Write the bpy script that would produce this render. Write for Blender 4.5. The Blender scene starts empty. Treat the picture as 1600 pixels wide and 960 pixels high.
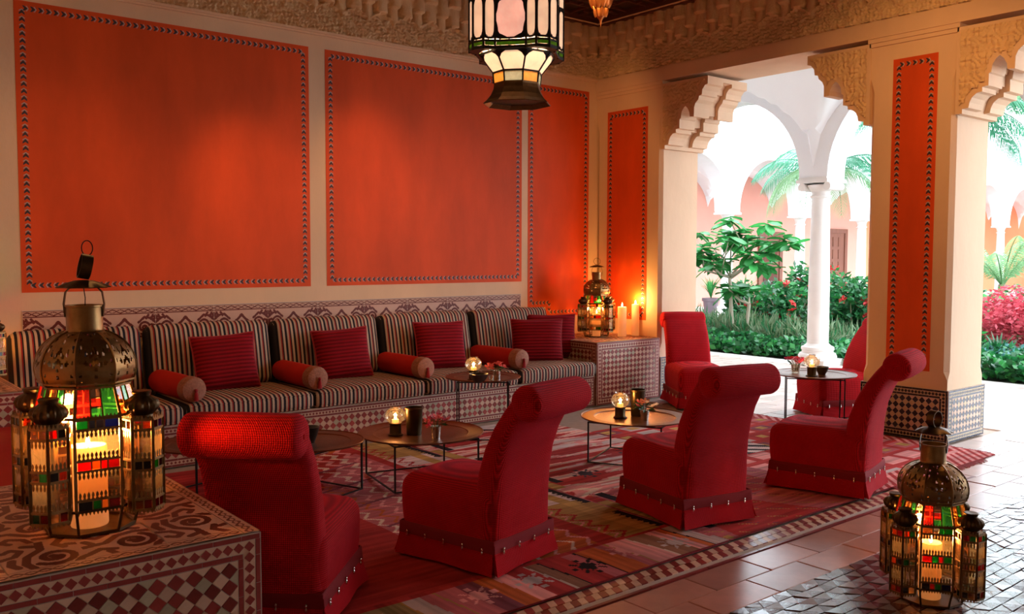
import bpy, math, random
import numpy as np
from mathutils import Matrix, Vector

# ------------------------------------------------------------------ camera
S = bpy.context.scene
COL = S.collection
PI = math.pi
cam_data = bpy.data.cameras.new('camera')
cam = bpy.data.objects.new('camera', cam_data)
COL.objects.link(cam)
S.camera = cam
cam_data.sensor_width = 36.0
cam_data.lens = 1400.1247 / 1600 * 36.0
cam_data.clip_end = 300
_r = Vector((0.77462, -0.632424, 0.001949))
_d = Vector((-0.035432, -0.046475, -0.998291))
_f = Vector((0.631434, 0.773227, -0.058409))
m = Matrix.Identity(4)
for i in range(3):
    m[i][0] = _r[i]; m[i][1] = -_d[i]; m[i][2] = -_f[i]
m.translation = Vector((-7.163403, -7.262253, 1.5))
cam.matrix_world = m

# ------------------------------------------------------------------ sky, lights, exposure
S.view_settings.view_transform = 'Standard'
S.view_settings.look = 'None'
S.view_settings.gamma = 1.0
S.view_settings.use_curve_mapping = False
S.view_settings.exposure = 0.15
W = bpy.data.worlds.new('overcast_sky')
S.world = W
W.use_nodes = True
bg = W.node_tree.nodes['Background']
bg.inputs[0].default_value = (0.80, 0.90, 1.0, 1)
SKY = 8.0
bg.inputs[1].default_value = SKY


def lamp(name, kind, loc, power, color, size=0.05, rot=None, spot=None, blend=0.6, shape_y=None):
    d = bpy.data.lights.new(name, kind)
    d.energy = power
    d.color = color
    if kind == 'AREA':
        d.size = size
        if shape_y:
            d.shape = 'RECTANGLE'; d.size_y = shape_y
    else:
        d.shadow_soft_size = size
    if spot:
        d.spot_size = spot; d.spot_blend = blend
    o = bpy.data.objects.new(name, d)
    o.location = loc
    if rot: o.rotation_euler = rot
    COL.objects.link(o)
    return o


def aim(o, target):
    o.rotation_euler = (Vector(target) - o.location).to_track_quat('-Z', 'Y').to_euler()
    return o


WARM = (1.0, 0.50, 0.17)
WARMER = (1.0, 0.46, 0.13)
# warm ceiling spots washing the panelled wall (their cans are above the frame)
for sx, tx, tz, pw, wd in ((-5.6, -5.4, 1.0, 75, 60), (-4.6, -4.1, 2.0, 120, 26), (-3.6, -3.6, 1.0, 85, 60), (-2.9, -2.95, 2.3, 110, 26), (-1.9, -1.9, 1.1, 85, 60)):
    aim(lamp('wall_washer', 'SPOT', (sx, -2.4, 3.9), pw, WARM, 0.05, spot=math.radians(wd), blend=1.0), (tx, 0, tz))
for sx, sy, ty, tz, pw, wd in ((-2.3, -4.6, -3.6, 2.4, 150, 64), (-2.3, -1.9, -.6, 2.5, 90, 56), (-2.2, -6.2, -5.6, 2.9, 80, 60)):
    aim(lamp('wall_washer', 'SPOT', (sx, sy, 3.9), pw, WARM, 0.05, spot=math.radians(wd), blend=1.0), (0, ty, tz))
# warm fill lights added out of view; no lanterns hang here
lamp('bulb_or_fill_light', 'POINT', (-5.6, -2.4, 3.1), 14, WARM, 0.15)
lamp('bulb_or_fill_light', 'POINT', (-1.6, -5.6, 3.1), 30, WARM, 0.15)
lamp('bulb_or_fill_light', 'POINT', (-8.2, -5.9, 2.8), 16, WARM, 0.15)

# ------------------------------------------------------------------ helpers
RND = random.Random(7)


class MB:
    """collects shapes, then links them as ONE mesh object"""

    def __init__(s):
        s.v = []; s.f = []; s.mi = []; s.cur = 0; s.T = None

    def add(s, vs, fs, mi=None):
        o = len(s.v)
        if s.T is not None:
            vs = [s.T @ Vector(p) for p in vs]
        s.v.extend([tuple(p) for p in vs])
        s.f.extend([tuple(i + o for i in f) for f in fs])
        s.mi.extend([s.cur if mi is None else mi] * len(fs))

    def box(s, x0, y0, z0, x1, y1, z1):
        s.add([(x0, y0, z0), (x1, y0, z0), (x1, y1, z0), (x0, y1, z0), (x0, y0, z1), (x1, y0, z1), (x1, y1, z1), (x0, y1, z1)],
              [(0, 3, 2, 1), (4, 5, 6, 7), (0, 1, 5, 4), (1, 2, 6, 5), (2, 3, 7, 6), (3, 0, 4, 7)])

    def prism(s, poly, o, u, w, n, t):
        """poly in the plane o + a*u + b*w, pushed t along n"""
        o, u, w, n = Vector(o), Vector(u), Vector(w), Vector(n)
        a = [o + u * p[0] + w * p[1] for p in poly]
        b = [p + n * t for p in a]
        k = len(poly)
        s.add(a + b, [tuple(range(k))[::-1], tuple(range(k, 2 * k))] + [(i, (i + 1) % k, k + (i + 1) % k, k + i) for i in range(k)])

    def bar(s, p, q, w, h=None):
        """square bar from p to q"""
        p, q = Vector(p), Vector(q)
        h = h or w
        d = (q - p).normalized()
        up = Vector((0, 0, 1)) if abs(d.z) < 0.95 else Vector((1, 0, 0))
        a = d.cross(up).normalized() * w / 2
        b = a.cross(d).normalized() * h / 2
        r = [p + a + b, p - a + b, p - a - b, p + a - b]
        r2 = [x + (q - p) for x in r]
        s.add(r + r2, [(0, 1, 2, 3), (7, 6, 5, 4)] + [(i, i + 4, (i + 1) % 4 + 4, (i + 1) % 4) for i in range(4)])

    def tube(s, path, r, n=8, cap=True):
        path = [Vector(p) for p in path]
        rs = r if isinstance(r, (list, tuple)) else [r] * len(path)
        prev = None; rings = []
        for i, p in enumerate(path):
            d = (path[min(i + 1, len(path) - 1)] - path[max(i - 1, 0)]).normalized()
            if prev is None:
                up = Vector((0, 0, 1)) if abs(d.z) < 0.9 else Vector((1, 0, 0))
                a = d.cross(up).normalized()
            else:
                a = (prev - d * prev.dot(d)).normalized()
            prev = a
            b = d.cross(a)
            rings.append([p + (a * math.cos(2 * PI * k / n) + b * math.sin(2 * PI * k / n)) * rs[i] for k in range(n)])
        vs = [q for g in rings for q in g]
        fs = []
        for i in range(len(path) - 1):
            for k in range(n):
                fs.append((i * n + k, i * n + (k + 1) % n, (i + 1) * n + (k + 1) % n, (i + 1) * n + k))
        if cap:
            fs.append(tuple(range(n))[::-1]); fs.append(tuple(range((len(path) - 1) * n, len(path) * n)))
        s.add(vs, fs)

    def lathe(s, prof, n=24, cx=0, cy=0, rib=None, a0=0.0):
        vs = []; fs = []
        for r, z in prof:
            for k in range(n):
                a = a0 + 2 * PI * k / n
                q = r * (rib(a, z) if rib else 1.0)
                vs.append((cx + q * math.cos(a), cy + q * math.sin(a), z))
        for i in range(len(prof) - 1):
            for k in range(n):
                fs.append((i * n + k, i * n + (k + 1) % n, (i + 1) * n + (k + 1) % n, (i + 1) * n + k))
        s.add(vs, fs)

    def grid(s, fn, nu, nv, closed_u=False):
        vs = [fn(i / nu, j / nv) for j in range(nv + 1) for i in range(nu + (0 if closed_u else 1))]
        w = nu if closed_u else nu + 1
        fs = []
        for j in range(nv):
            for i in range(nu):
                i2 = (i + 1) % w if closed_u else i + 1
                fs.append((j * w + i, j * w + i2, (j + 1) * w + i2, (j + 1) * w + i))
        s.add(vs, fs)

    def rbox(s, w, d, h, r, k=3, m=(4, 4, 4), fn=None, c=(0, 0, 0)):
        """rounded box, w d h overall, corner radius r, m inner segments"""
        def axis(L, n):
            half = L / 2
            co = [half - r + r * math.tan(math.radians(45 * i / k)) for i in range(k, 0, -1)]
            inner = [-(half - r) + (2 * (half - r)) * i / n for i in range(n + 1)]
            return [-x for x in co] + inner + co[::-1]
        ax = [axis(w, m[0]), axis(d, m[1]), axis(h, m[2])]
        H = (w / 2 - r, d / 2 - r, h / 2 - r)
        vs = []; fs = []; key = {}

        def put(p):
            kk = tuple(round(q, 6) for q in p)
            if kk in key: return key[kk]
            inn = Vector([max(-H[i], min(H[i], p[i])) for i in range(3)])
            dv = Vector(p) - inn
            q = inn + dv.normalized() * r if dv.length > 1e-9 else Vector(p)
            if fn: q = Vector(fn(q))
            key[kk] = len(vs)
            vs.append(q + Vector(c))
            return key[kk]
        for a in range(3):
            b, e = (a + 1) % 3, (a + 2) % 3
            for sg in (-1, 1):
                val = ax[a][0] if sg < 0 else ax[a][-1]
                for i in range(len(ax[b]) - 1):
                    for j in range(len(ax[e]) - 1):
                        q = []
                        for (ii, jj) in ((i, j), (i + 1, j), (i + 1, j + 1), (i, j + 1)):
                            p = [0, 0, 0]; p[a] = val; p[b] = ax[b][ii]; p[e] = ax[e][jj]
                            q.append(put(p))
                        fs.append(tuple(q) if sg > 0 else tuple(q[::-1]))
        s.add(vs, fs)

    def mesh(s, name, mats, smooth=False, sharp=40):
        me = bpy.data.meshes.new(name)
        me.from_pydata(s.v, [], s.f)
        for mt in (mats if isinstance(mats, (list, tuple)) else [mats]):
            me.materials.append(mt)
        if max(s.mi, default=0) > 0:
            me.polygons.foreach_set('material_index', s.mi)
        if smooth:
            me.polygons.foreach_set('use_smooth', [True] * len(s.f))
            if sharp: me.set_sharp_from_angle(angle=math.radians(sharp))
        me.update()
        return me

    def build(s, name, mats, parent=None, smooth=False, sharp=40, loc=None):
        return link(name, s.mesh(name, mats, smooth, sharp), parent, loc)


def link(name, me, parent=None, loc=None):
    o = bpy.data.objects.new(name, me)
    COL.objects.link(o)
    if parent is not None: o.parent = parent
    if loc is not None: o.location = loc
    return o


def tag(o, label=None, cat=None, group=None, kind=None):
    if label: o['label'] = label
    if cat: o['category'] = cat
    if group: o['group'] = group
    if kind: o['kind'] = kind
    return o


def thing(name, label, cat, loc=(0, 0, 0), rz=0.0, group=None):
    o = bpy.data.objects.new(name, None)
    COL.objects.link(o)
    o.empty_display_size = 0.1
    o.location = loc
    o.rotation_euler = (0, 0, rz)
    return tag(o, label, cat, group)


def dup(root, loc, rz, label, group=None, scale=None):
    def cp(o, par):
        c = o.copy()
        COL.objects.link(c)
        c.parent = par
        for ch in kids.get(o.name, ()):
            cp(ch, c)
        return c
    kids = {}
    for o in list(root.children_recursive):
        kids.setdefault(o.parent.name, []).append(o)
    r = cp(root, None)
    r.location = loc
    r.rotation_euler = (0, 0, rz)
    r['label'] = label
    if group: r['group'] = group
    if scale: r.scale = (scale,) * 3
    return r


# ------------------------------------------------------------------ materials
def _nodes(name):
    mt = bpy.data.materials.new(name)
    mt.use_nodes = True
    nt = mt.node_tree
    return mt, nt, nt.nodes['Principled BSDF']


def N(nt, t, **kw):
    n = nt.nodes.new(t)
    for k, v in kw.items():
        if k.startswith('i_'):
            n.inputs[int(k[2:])].default_value = v
        else:
            setattr(n, k, v)
    return n


def math_node(nt, op, a, b=None, c=None):
    n = nt.nodes.new('ShaderNodeMath'); n.operation = op
    for i, q in enumerate((a, b, c)):
        if q is None: continue
        if isinstance(q, (int, float)): n.inputs[i].default_value = q
        else: nt.links.new(q, n.inputs[i])
    return n.outputs[0]


def add_bump(nt, p, height, strength, dist):
    b = N(nt, 'ShaderNodeBump')
    b.inputs['Strength'].default_value = strength
    b.inputs['Distance'].default_value = dist
    nt.links.new(height, b.inputs['Height'])
    if p.inputs['Normal'].is_linked:
        nt.links.new(p.inputs['Normal'].links[0].from_socket, b.inputs['Normal'])
    nt.links.new(b.outputs[0], p.inputs['Normal'])


def coords(nt, scale=(1, 1, 1), kind='Object'):
    tc = N(nt, 'ShaderNodeTexCoord')
    mp = N(nt, 'ShaderNodeMapping')
    mp.inputs['Scale'].default_value = scale
    nt.links.new(tc.outputs[kind], mp.inputs['Vector'])
    return mp.outputs[0]


def noise(nt, vec, scale, detail=4.0, rough=0.6):
    n = N(nt, 'ShaderNodeTexNoise')
    n.inputs['Scale'].default_value = scale
    n.inputs['Detail'].default_value = detail
    n.inputs['Roughness'].default_value = rough
    nt.links.new(vec, n.inputs['Vector'])
    return n.outputs['Fac']


def scaled_color(nt, col_socket, fac_socket):
    mx = N(nt, 'ShaderNodeMix', data_type='RGBA', blend_type='MULTIPLY')
    mx.inputs[0].default_value = 1.0
    nt.links.new(col_socket, mx.inputs[6])
    nt.links.new(fac_socket, mx.inputs[7])
    return mx.outputs[2]


def mat(name, col, rough=0.6, metal=0.0, bump=None, mottle=None, rand=0.0, spec=None, stretch=(1, 1, 1), sheen=0.0, attr=False,
        transl=0.0, coat=0.0, emit=None):
    mt, nt, p = _nodes(name)
    p.inputs['Roughness'].default_value = rough
    p.inputs['Metallic'].default_value = metal
    if spec is not None: p.inputs['Specular IOR Level'].default_value = spec
    if sheen:
        p.inputs['Sheen Weight'].default_value = sheen
        p.inputs['Sheen Roughness'].default_value = 0.4
        p.inputs['Sheen Tint'].default_value = (1.0, 0.35, 0.42, 1)
    if coat:
        p.inputs['Coat Weight'].default_value = coat
        p.inputs['Coat Roughness'].default_value = 0.15
    if attr:
        a = N(nt, 'ShaderNodeAttribute', attribute_name='Col')
        base = a.outputs['Color']
    else:
        a = N(nt, 'ShaderNodeRGB'); a.outputs[0].default_value = (*col, 1)
        base = a.outputs[0]
    vec = coords(nt, stretch) if (bump or mottle) else None
    if mottle:
        f = noise(nt, vec, mottle[0], 5.0)
        f = math_node(nt, 'MULTIPLY_ADD', f, 2 * mottle[1], 1 - mottle[1])
        base = scaled_color(nt, base, f)
    if rand:
        oi = N(nt, 'ShaderNodeObjectInfo')
        f = math_node(nt, 'MULTIPLY_ADD', oi.outputs['Random'], 2 * rand, 1 - rand)
        base = scaled_color(nt, base, f)
    nt.links.new(base, p.inputs['Base Color'])
    if bump:
        add_bump(nt, p, noise(nt, vec, bump[0], 4.0), bump[1], bump[2])
    if emit:
        p.inputs['Emission Color'].default_value = (*emit[0], 1)
        p.inputs['Emission Strength'].default_value = emit[1]
        if mottle: nt.links.new(base, p.inputs['Emission Color'])
    if transl:
        out = nt.nodes['Material Output']
        tr = N(nt, 'ShaderNodeBsdfTranslucent')
        nt.links.new(base, tr.inputs[0])
        mx = N(nt, 'ShaderNodeMixShader'); mx.inputs[0].default_value = transl
        nt.links.new(p.outputs[0], mx.inputs[1]); nt.links.new(tr.outputs[0], mx.inputs[2])
        nt.links.new(mx.outputs[0], out.inputs[0])
    return mt


def glass(name, col, gloss=0.12, rough=0.05, transl=0.0):
    """thin pane: tinted see-through with a glossy skin"""
    mt, nt, p = _nodes(name)
    nt.nodes.remove(p)
    out = nt.nodes['Material Output']
    tr = N(nt, 'ShaderNodeBsdfTransparent'); tr.inputs[0].default_value = (*col, 1)
    gl = N(nt, 'ShaderNodeBsdfGlossy'); gl.inputs['Roughness'].default_value = rough
    gl.inputs[0].default_value = (0.9, 0.9, 0.9, 1)
    fr = N(nt, 'ShaderNodeLayerWeight'); fr.inputs[0].default_value = 0.35
    f = math_node(nt, 'MULTIPLY_ADD', fr.outputs['Fresnel'], 0.5, gloss * 0.3)
    base = tr.outputs[0]
    if transl:
        t2 = N(nt, 'ShaderNodeBsdfTranslucent'); t2.inputs[0].default_value = (*[min(1, c * 1.1) for c in col], 1)
        m2 = N(nt, 'ShaderNodeMixShader'); m2.inputs[0].default_value = transl
        nt.links.new(base, m2.inputs[1]); nt.links.new(t2.outputs[0], m2.inputs[2])
        base = m2.outputs[0]
    mx = N(nt, 'ShaderNodeMixShader')
    nt.links.new(f, mx.inputs[0]); nt.links.new(base, mx.inputs[1]); nt.links.new(gl.outputs[0], mx.inputs[2])
    nt.links.new(mx.outputs[0], out.inputs[0])
    return mt


def glow(name, col, strength):
    mt, nt, p = _nodes(name)
    p.inputs['Base Color'].default_value = (*col, 1)
    p.inputs['Emission Color'].default_value = (*col, 1)
    p.inputs['Emission Strength'].default_value = strength
    return mt


def weave(name, col, pitch, amount=0.35, strength=0.6, sheen=0.5, mode='diamond'):
    """velvet with a woven waffle or corded relief"""
    mt, nt, p = _nodes(name)
    p.inputs['Roughness'].default_value = 0.85
    p.inputs['Specular IOR Level'].default_value = 0.15
    p.inputs['Sheen Weight'].default_value = sheen
    p.inputs['Sheen Roughness'].default_value = 0.35
    p.inputs['Sheen Tint'].default_value = (1.0, 0.10, 0.22, 1)
    tc = N(nt, 'ShaderNodeTexCoord')
    sp = N(nt, 'ShaderNodeSeparateXYZ')
    nt.links.new(tc.outputs['Object'], sp.inputs[0])
    x, y, z = sp.outputs
    k = 2 * PI / pitch
    if mode == 'diamond':
        a = math_node(nt, 'ADD', math_node(nt, 'ADD', x, y), z)
        b = math_node(nt, 'SUBTRACT', math_node(nt, 'ADD', x, y), z)
        h = math_node(nt, 'MULTIPLY', math_node(nt, 'SINE', math_node(nt, 'MULTIPLY', a, k * 0.7)),
                      math_node(nt, 'SINE', math_node(nt, 'MULTIPLY', b, k * 0.7)))
    else:
        h = math_node(nt, 'SINE', math_node(nt, 'MULTIPLY', z, k))
    h = math_node(nt, 'MULTIPLY_ADD', h, 0.5, 0.5)
    f = math_node(nt, 'MULTIPLY_ADD', h, 2 * amount, 1 - amount)
    nz = noise(nt, tc.outputs['Object'], 5.0)
    f = math_node(nt, 'MULTIPLY', f, math_node(nt, 'MULTIPLY_ADD', nz, 0.6, 0.7))
    c = N(nt, 'ShaderNodeRGB'); c.outputs[0].default_value = (*col, 1)
    nt.links.new(scaled_color(nt, c.outputs[0], f), p.inputs['Base Color'])
    add_bump(nt, p, h, strength, pitch * 0.3)
    return mt


def stripes(name, seq, period, axis=0):
    """woven stripes along one object axis; seq is a list of (position, colour)"""
    mt, nt, p = _nodes(name)
    p.inputs['Roughness'].default_value = 0.8
    p.inputs['Specular IOR Level'].default_value = 0.2
    tc = N(nt, 'ShaderNodeTexCoord')
    sp = N(nt, 'ShaderNodeSeparateXYZ')
    nt.links.new(tc.outputs['Object'], sp.inputs[0])
    fr = math_node(nt, 'FRACT', math_node(nt, 'DIVIDE', sp.outputs[axis], period))
    rp = N(nt, 'ShaderNodeValToRGB')
    rp.color_ramp.interpolation = 'CONSTANT'
    el = rp.color_ramp.elements
    while len(el) > 1: el.remove(el[-1])
    el[0].position = 0; el[0].color = (*seq[0][1], 1)
    for pos, c in seq[1:]:
        e = el.new(pos); e.color = (*c, 1)
    nt.links.new(fr, rp.inputs[0])
    f = math_node(nt, 'MULTIPLY_ADD', noise(nt, tc.outputs['Object'], 9.0), 0.4, 0.8)
    nt.links.new(scaled_color(nt, rp.outputs[0], f), p.inputs['Base Color'])
    add_bump(nt, p, noise(nt, tc.outputs['Object'], 350.0, 2.0), 0.3, 0.002)
    return mt


M = {}
M['plaster'] = mat('ochre_plaster', (0.70, 0.48, 0.31), 0.75, bump=(14, 0.25, 0.01), mottle=(2.2, 0.16), stretch=(1, 1, 0.5))
M['stucco'] = mat('carved_stucco', (0.68, 0.46, 0.26), 0.8, bump=(55, 0.5, 0.012), mottle=(5, 0.2))
M['white_plaster'] = mat('white_plaster', (0.74, 0.74, 0.75), 0.8, bump=(10, 0.1, 0.005), mottle=(1.5, 0.05))
M['orange'] = mat('orange_plaster', (0.64, 0.072, 0.010), 0.6, bump=(30, 0.15, 0.004), mottle=(2.4, 0.42), stretch=(1, 1, 0.35), spec=0.22)
M['orange_edge'] = mat('orange_edge_paint', (0.56, 0.085, 0.025), 0.6, mottle=(6, 0.2))
M['chev_dark'] = mat('dark_blue_paint', (0.02, 0.018, 0.03), 0.6)
M['chev_light'] = mat('grey_paint', (0.42, 0.33, 0.30), 0.6)
M['pink_wall'] = mat('pink_plaster', (0.66, 0.30, 0.23), 0.8, bump=(12, 0.1, 0.004), mottle=(1.0, 0.1))
M['coral_wall'] = mat('coral_plaster', (0.80, 0.25, 0.12), 0.8, mottle=(1.0, 0.1))
M['stone'] = mat('pale_stone', (0.74, 0.71, 0.68), 0.7, bump=(25, 0.2, 0.004), mottle=(4, 0.1))
M['ceiling_wood'] = mat('dark_cedar', (0.035, 0.014, 0.010), 0.5, mottle=(8, 0.4))
M['ceiling_lattice'] = mat('red_brown_cedar', (0.12, 0.035, 0.02), 0.45, mottle=(8, 0.4))
M['grout'] = mat('grey_grout', (0.34, 0.25, 0.20), 0.9, mottle=(20, 0.2))
M['pale_grout'] = mat('pale_grout', (0.55, 0.45, 0.38), 0.9, mottle=(20, 0.2))
M['terracotta'] = mat('terracotta', (0.56, 0.27, 0.20), 0.28, bump=(9, 0.15, 0.006), mottle=(6, 0.35), rand=0.28, spec=0.6)
M['paver'] = mat('outdoor_terracotta', (0.62, 0.48, 0.42), 0.35, bump=(9, 0.15, 0.006), mottle=(6, 0.25), rand=0.2, spec=0.6)
M['tile_red'] = mat('dark_red_glaze', (0.27, 0.040, 0.036), 0.32, mottle=(30, 0.3), rand=0.35, spec=0.45)
M['tile_cream'] = mat('cream_glaze', (0.70, 0.49, 0.36), 0.38, mottle=(30, 0.15), rand=0.2, spec=0.4)
M['tile_green'] = mat('grey_green_glaze', (0.48, 0.43, 0.30), 0.38, mottle=(30, 0.2), rand=0.2, spec=0.4)
M['tile_black'] = mat('black_glaze', (0.018, 0.016, 0.022), 0.2, mottle=(30, 0.3), rand=0.4, spec=0.6)
M['tile_slate'] = mat('slate_blue_glaze', (0.05, 0.06, 0.09), 0.2, mottle=(30, 0.3), rand=0.3, spec=0.6)
M['tile_yellow'] = mat('straw_glaze', (0.62, 0.46, 0.26), 0.25, mottle=(30, 0.15), rand=0.2, spec=0.6)
M['tile_print'] = mat('painted_tile', (1, 1, 1), 0.45, attr=True, mottle=(12, 0.12), spec=0.3)
M['mosaic_grey'] = mat('grey_mosaic', (0.25, 0.22, 0.22), 0.16, bump=(40, 0.3, 0.004), mottle=(30, 0.2), rand=0.25, spec=0.7)
M['mosaic_plum'] = mat('plum_mosaic', (0.10, 0.035, 0.035), 0.16, bump=(40, 0.3, 0.004), mottle=(30, 0.2), rand=0.3, spec=0.7)
M['chair'] = weave('red_waffle_velvet', (0.52, 0.007, 0.014), 0.012, 0.6, 0.9, 0.3)
M['chair_skirt'] = weave('red_skirt_cloth', (0.50, 0.007, 0.014), 0.010, 0.5, 0.6, 0.28)
M['trim_band'] = mat('dark_red_fringe', (0.25, 0.006, 0.012), 0.9, bump=(300, 0.6, 0.002))
M['pillow'] = weave('red_corded_velvet', (0.20, 0.004, 0.011), 0.030, 0.35, 0.7, 0.12, 'cord')
M['piping'] = mat('red_piping', (0.30, 0.02, 0.03), 0.8)
M['bolster'] = mat('scarlet_velvet', (0.42, 0.014, 0.008), 0.75, bump=(200, 0.3, 0.002), mottle=(6, 0.25), spec=0.2)
M['bolster_end'] = mat('tan_embroidery', (0.30, 0.12, 0.075), 0.8, bump=(90, 0.9, 0.006), mottle=(60, 0.6))
NAVY, CRM, RED, TAN = (0.012, 0.012, 0.02), (0.46, 0.36, 0.28), (0.25, 0.02, 0.02), (0.40, 0.28, 0.20)
M['gap_shade'] = mat('navy_gap_shade', (0.018, 0.016, 0.022), 0.85)  # dark cushion ends paint in the shade between cushions
M['stripe'] = stripes('striped_ticking', [(0, CRM), (0.24, NAVY), (0.50, TAN), (0.72, RED), (0.86, NAVY)], 0.072)
M['silver'] = mat('silver', (0.75, 0.73, 0.70), 0.22, 1.0)
M['iron'] = mat('black_iron', (0.012, 0.012, 0.014), 0.45, 0.6)
M['bronze'] = mat('etched_bronze', (0.14, 0.052, 0.026), 0.28, 0.65, bump=(90, 0.6, 0.0022), mottle=(45, 0.8))
M['bronze_rim'] = mat('bronze_rim', (0.15, 0.055, 0.028), 0.36, 0.6, bump=(110, 0.3, 0.0012), mottle=(30, 0.5))
M['brass'] = mat('aged_brass', (0.30, 0.17, 0.065), 0.38, 0.9, bump=(60, 0.3, 0.003), mottle=(25, 0.5))
M['brass_dark'] = mat('dark_brass', (0.11, 0.065, 0.03), 0.42, 0.9, mottle=(25, 0.5))
M['copper'] = mat('gilt_copper', (0.55, 0.20, 0.06), 0.35, 0.8, mottle=(12, 0.5))
M['dark_bowl'] = mat('dark_lacquer', (0.015, 0.011, 0.010), 0.3, spec=0.6)
M['vessel'] = mat('dark_bronze_vessel', (0.075, 0.05, 0.022), 0.3, 0.85, mottle=(15, 0.4))
M['wax'] = mat('candle_wax', (0.88, 0.66, 0.44), 0.5, transl=0.55, emit=((1.0, 0.45, 0.14), 0.32))
M['wick_flame'] = glow('flame', (1.0, 0.62, 0.22), 55.0)
M['clear'] = glass('clear_pane', (0.93, 0.90, 0.84))
M['amber'] = glass('amber_pane', (0.80, 0.48, 0.20))
M['seeded'] = glass('seeded_pane', (0.86, 0.74, 0.56), 0.2, 0.12, 0.035)
M['gred'] = glass('red_pane', (0.55, 0.02, 0.02), transl=0.05)
M['gorange'] = glass('orange_pane', (0.85, 0.22, 0.04), transl=0.05)
M['ggreen'] = glass('green_pane', (0.02, 0.30, 0.07), transl=0.05)
M['gblue'] = glass('blue_pane', (0.02, 0.03, 0.22), transl=0.1)
M['gdark'] = glass('dark_pane', (0.05, 0.04, 0.06), transl=0.05)
M['globe'] = glass('globe_glass', (0.97, 0.92, 0.84), 0.7, 0.04, 0.025)
M['lamp_glass'] = mat('etched_lamp_glass', (0.92, 0.66, 0.44), 0.35, bump=(25, 0.3, 0.004), mottle=(9, 0.35), transl=0.07, emit=((1.0, 0.66, 0.42), 0.52))
M['lamp_pink'] = mat('etched_rose_glass', (0.92, 0.58, 0.46), 0.35, bump=(25, 0.3, 0.004), mottle=(9, 0.35), transl=0.07, emit=((1.0, 0.52, 0.42), 0.52))
M['lamp_green'] = mat('lamp_green_glass', (0.10, 0.22, 0.03), 0.2, mottle=(30, 0.4), transl=0.4)
M['lamp_amber'] = mat('lamp_amber_glass', (0.45, 0.22, 0.04), 0.2, mottle=(30, 0.4), transl=0.4)
M['lamp_grey'] = mat('lamp_grey_glass', (0.20, 0.24, 0.20), 0.2, mottle=(30, 0.4), transl=0.4)
M['rug'] = mat('kilim_wool', (1, 1, 1), 0.95, attr=True, bump=(160, 0.5, 0.004), mottle=(14, 0.18), spec=0.1)
M['fringe_wool'] = mat('pink_wool_fringe', (0.45, 0.10, 0.11), 0.95)
M['bark'] = mat('pale_bark', (0.42, 0.36, 0.27), 0.8, bump=(30, 0.4, 0.006))
M['palm_bark'] = mat('palm_bark', (0.25, 0.18, 0.12), 0.9, bump=(30, 0.6, 0.01))
M['leaf'] = mat('bright_leaf', (0.04, 0.27, 0.06), 0.4, mottle=(8, 0.3), rand=0.35, transl=0.3)
M['leaf_dark'] = mat('dark_leaf', (0.02, 0.105, 0.035), 0.45, mottle=(3, 0.5), transl=0.25)
M['leaf_ground'] = mat('ground_cover_leaf', (0.02, 0.17, 0.05), 0.45, mottle=(3, 0.5), transl=0.25)
M['leaf_silver'] = mat('silver_grass', (0.20, 0.28, 0.15), 0.7, mottle=(2, 0.4), transl=0.25)
M['leaf_blue'] = mat('blue_green_leaf', (0.06, 0.22, 0.20), 0.5, mottle=(3, 0.5), transl=0.25)
M['leaf_red'] = mat('pink_red_leaf', (0.55, 0.07, 0.10), 0.5, mottle=(5, 0.5), transl=0.35)
M['palm_leaf'] = mat('palm_frond', (0.06, 0.25, 0.14), 0.4, mottle=(3, 0.4), transl=0.35)
M['palm_pale'] = mat('pale_palm_frond', (0.22, 0.38, 0.18), 0.45, mottle=(3, 0.4), transl=0.4)
M['petal_red'] = mat('red_petal', (0.62, 0.03, 0.03), 0.6, transl=0.2)
M['petal_pink'] = mat('coral_petal', (0.85, 0.16, 0.15), 0.6, transl=0.2)
M['petal_magenta'] = mat('magenta_petal', (0.68, 0.06, 0.14), 0.6, transl=0.2)
M['petal_peach'] = mat('peach_petal', (0.85, 0.34, 0.15), 0.6, transl=0.2)
M['stem'] = mat('green_stem', (0.05, 0.11, 0.03), 0.5)
M['soil'] = mat('dark_soil', (0.06, 0.05, 0.03), 0.95, mottle=(8, 0.5))
M['pot'] = mat('grey_plum_pot', (0.16, 0.12, 0.14), 0.6)
M['door_wood'] = mat('brown_door_wood', (0.16, 0.055, 0.03), 0.5, mottle=(10, 0.4), stretch=(1, 1, 0.15))
M['door_glass'] = mat('dark_door_glass', (0.02, 0.02, 0.025), 0.08, spec=0.8)

# ------------------------------------------------------------------ shared shape helpers
def project(p):
    v = Vector(p) - cam.matrix_world.translation
    z = v.dot(_f)
    if z < 0.1: return (-9999, -9999, z)
    return (800 + 1400.12 * v.dot(_r) / z, 480 + 1400.12 * v.dot(_d) / z, z)


def in_view(p, pad=20):
    q = project(p)
    return -pad < q[0] < 1600 + pad and -pad < q[1] < 960 + pad


def clip_poly(poly, x0, y0, x1, y1):
    def cut(ps, inside, inter):
        out = []
        for i in range(len(ps)):
            a, b = ps[i - 1], ps[i]
            if inside(b):
                if not inside(a): out.append(inter(a, b))
                out.append(b)
            elif inside(a): out.append(inter(a, b))
        return out

    def atx(x): return lambda a, b: (x, a[1] + (b[1] - a[1]) * (x - a[0]) / (b[0] - a[0]))
    def aty(y): return lambda a, b: (a[0] + (b[0] - a[0]) * (y - a[1]) / (b[1] - a[1]), y)
    for ins, it in ((lambda p: p[0] >= x0, atx(x0)), (lambda p: p[0] <= x1, atx(x1)), (lambda p: p[1] >= y0, aty(y0)), (lambda p: p[1] <= y1, aty(y1))):
        if len(poly) < 3: return []
        poly = cut(poly, ins, it)
    return poly


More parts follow.
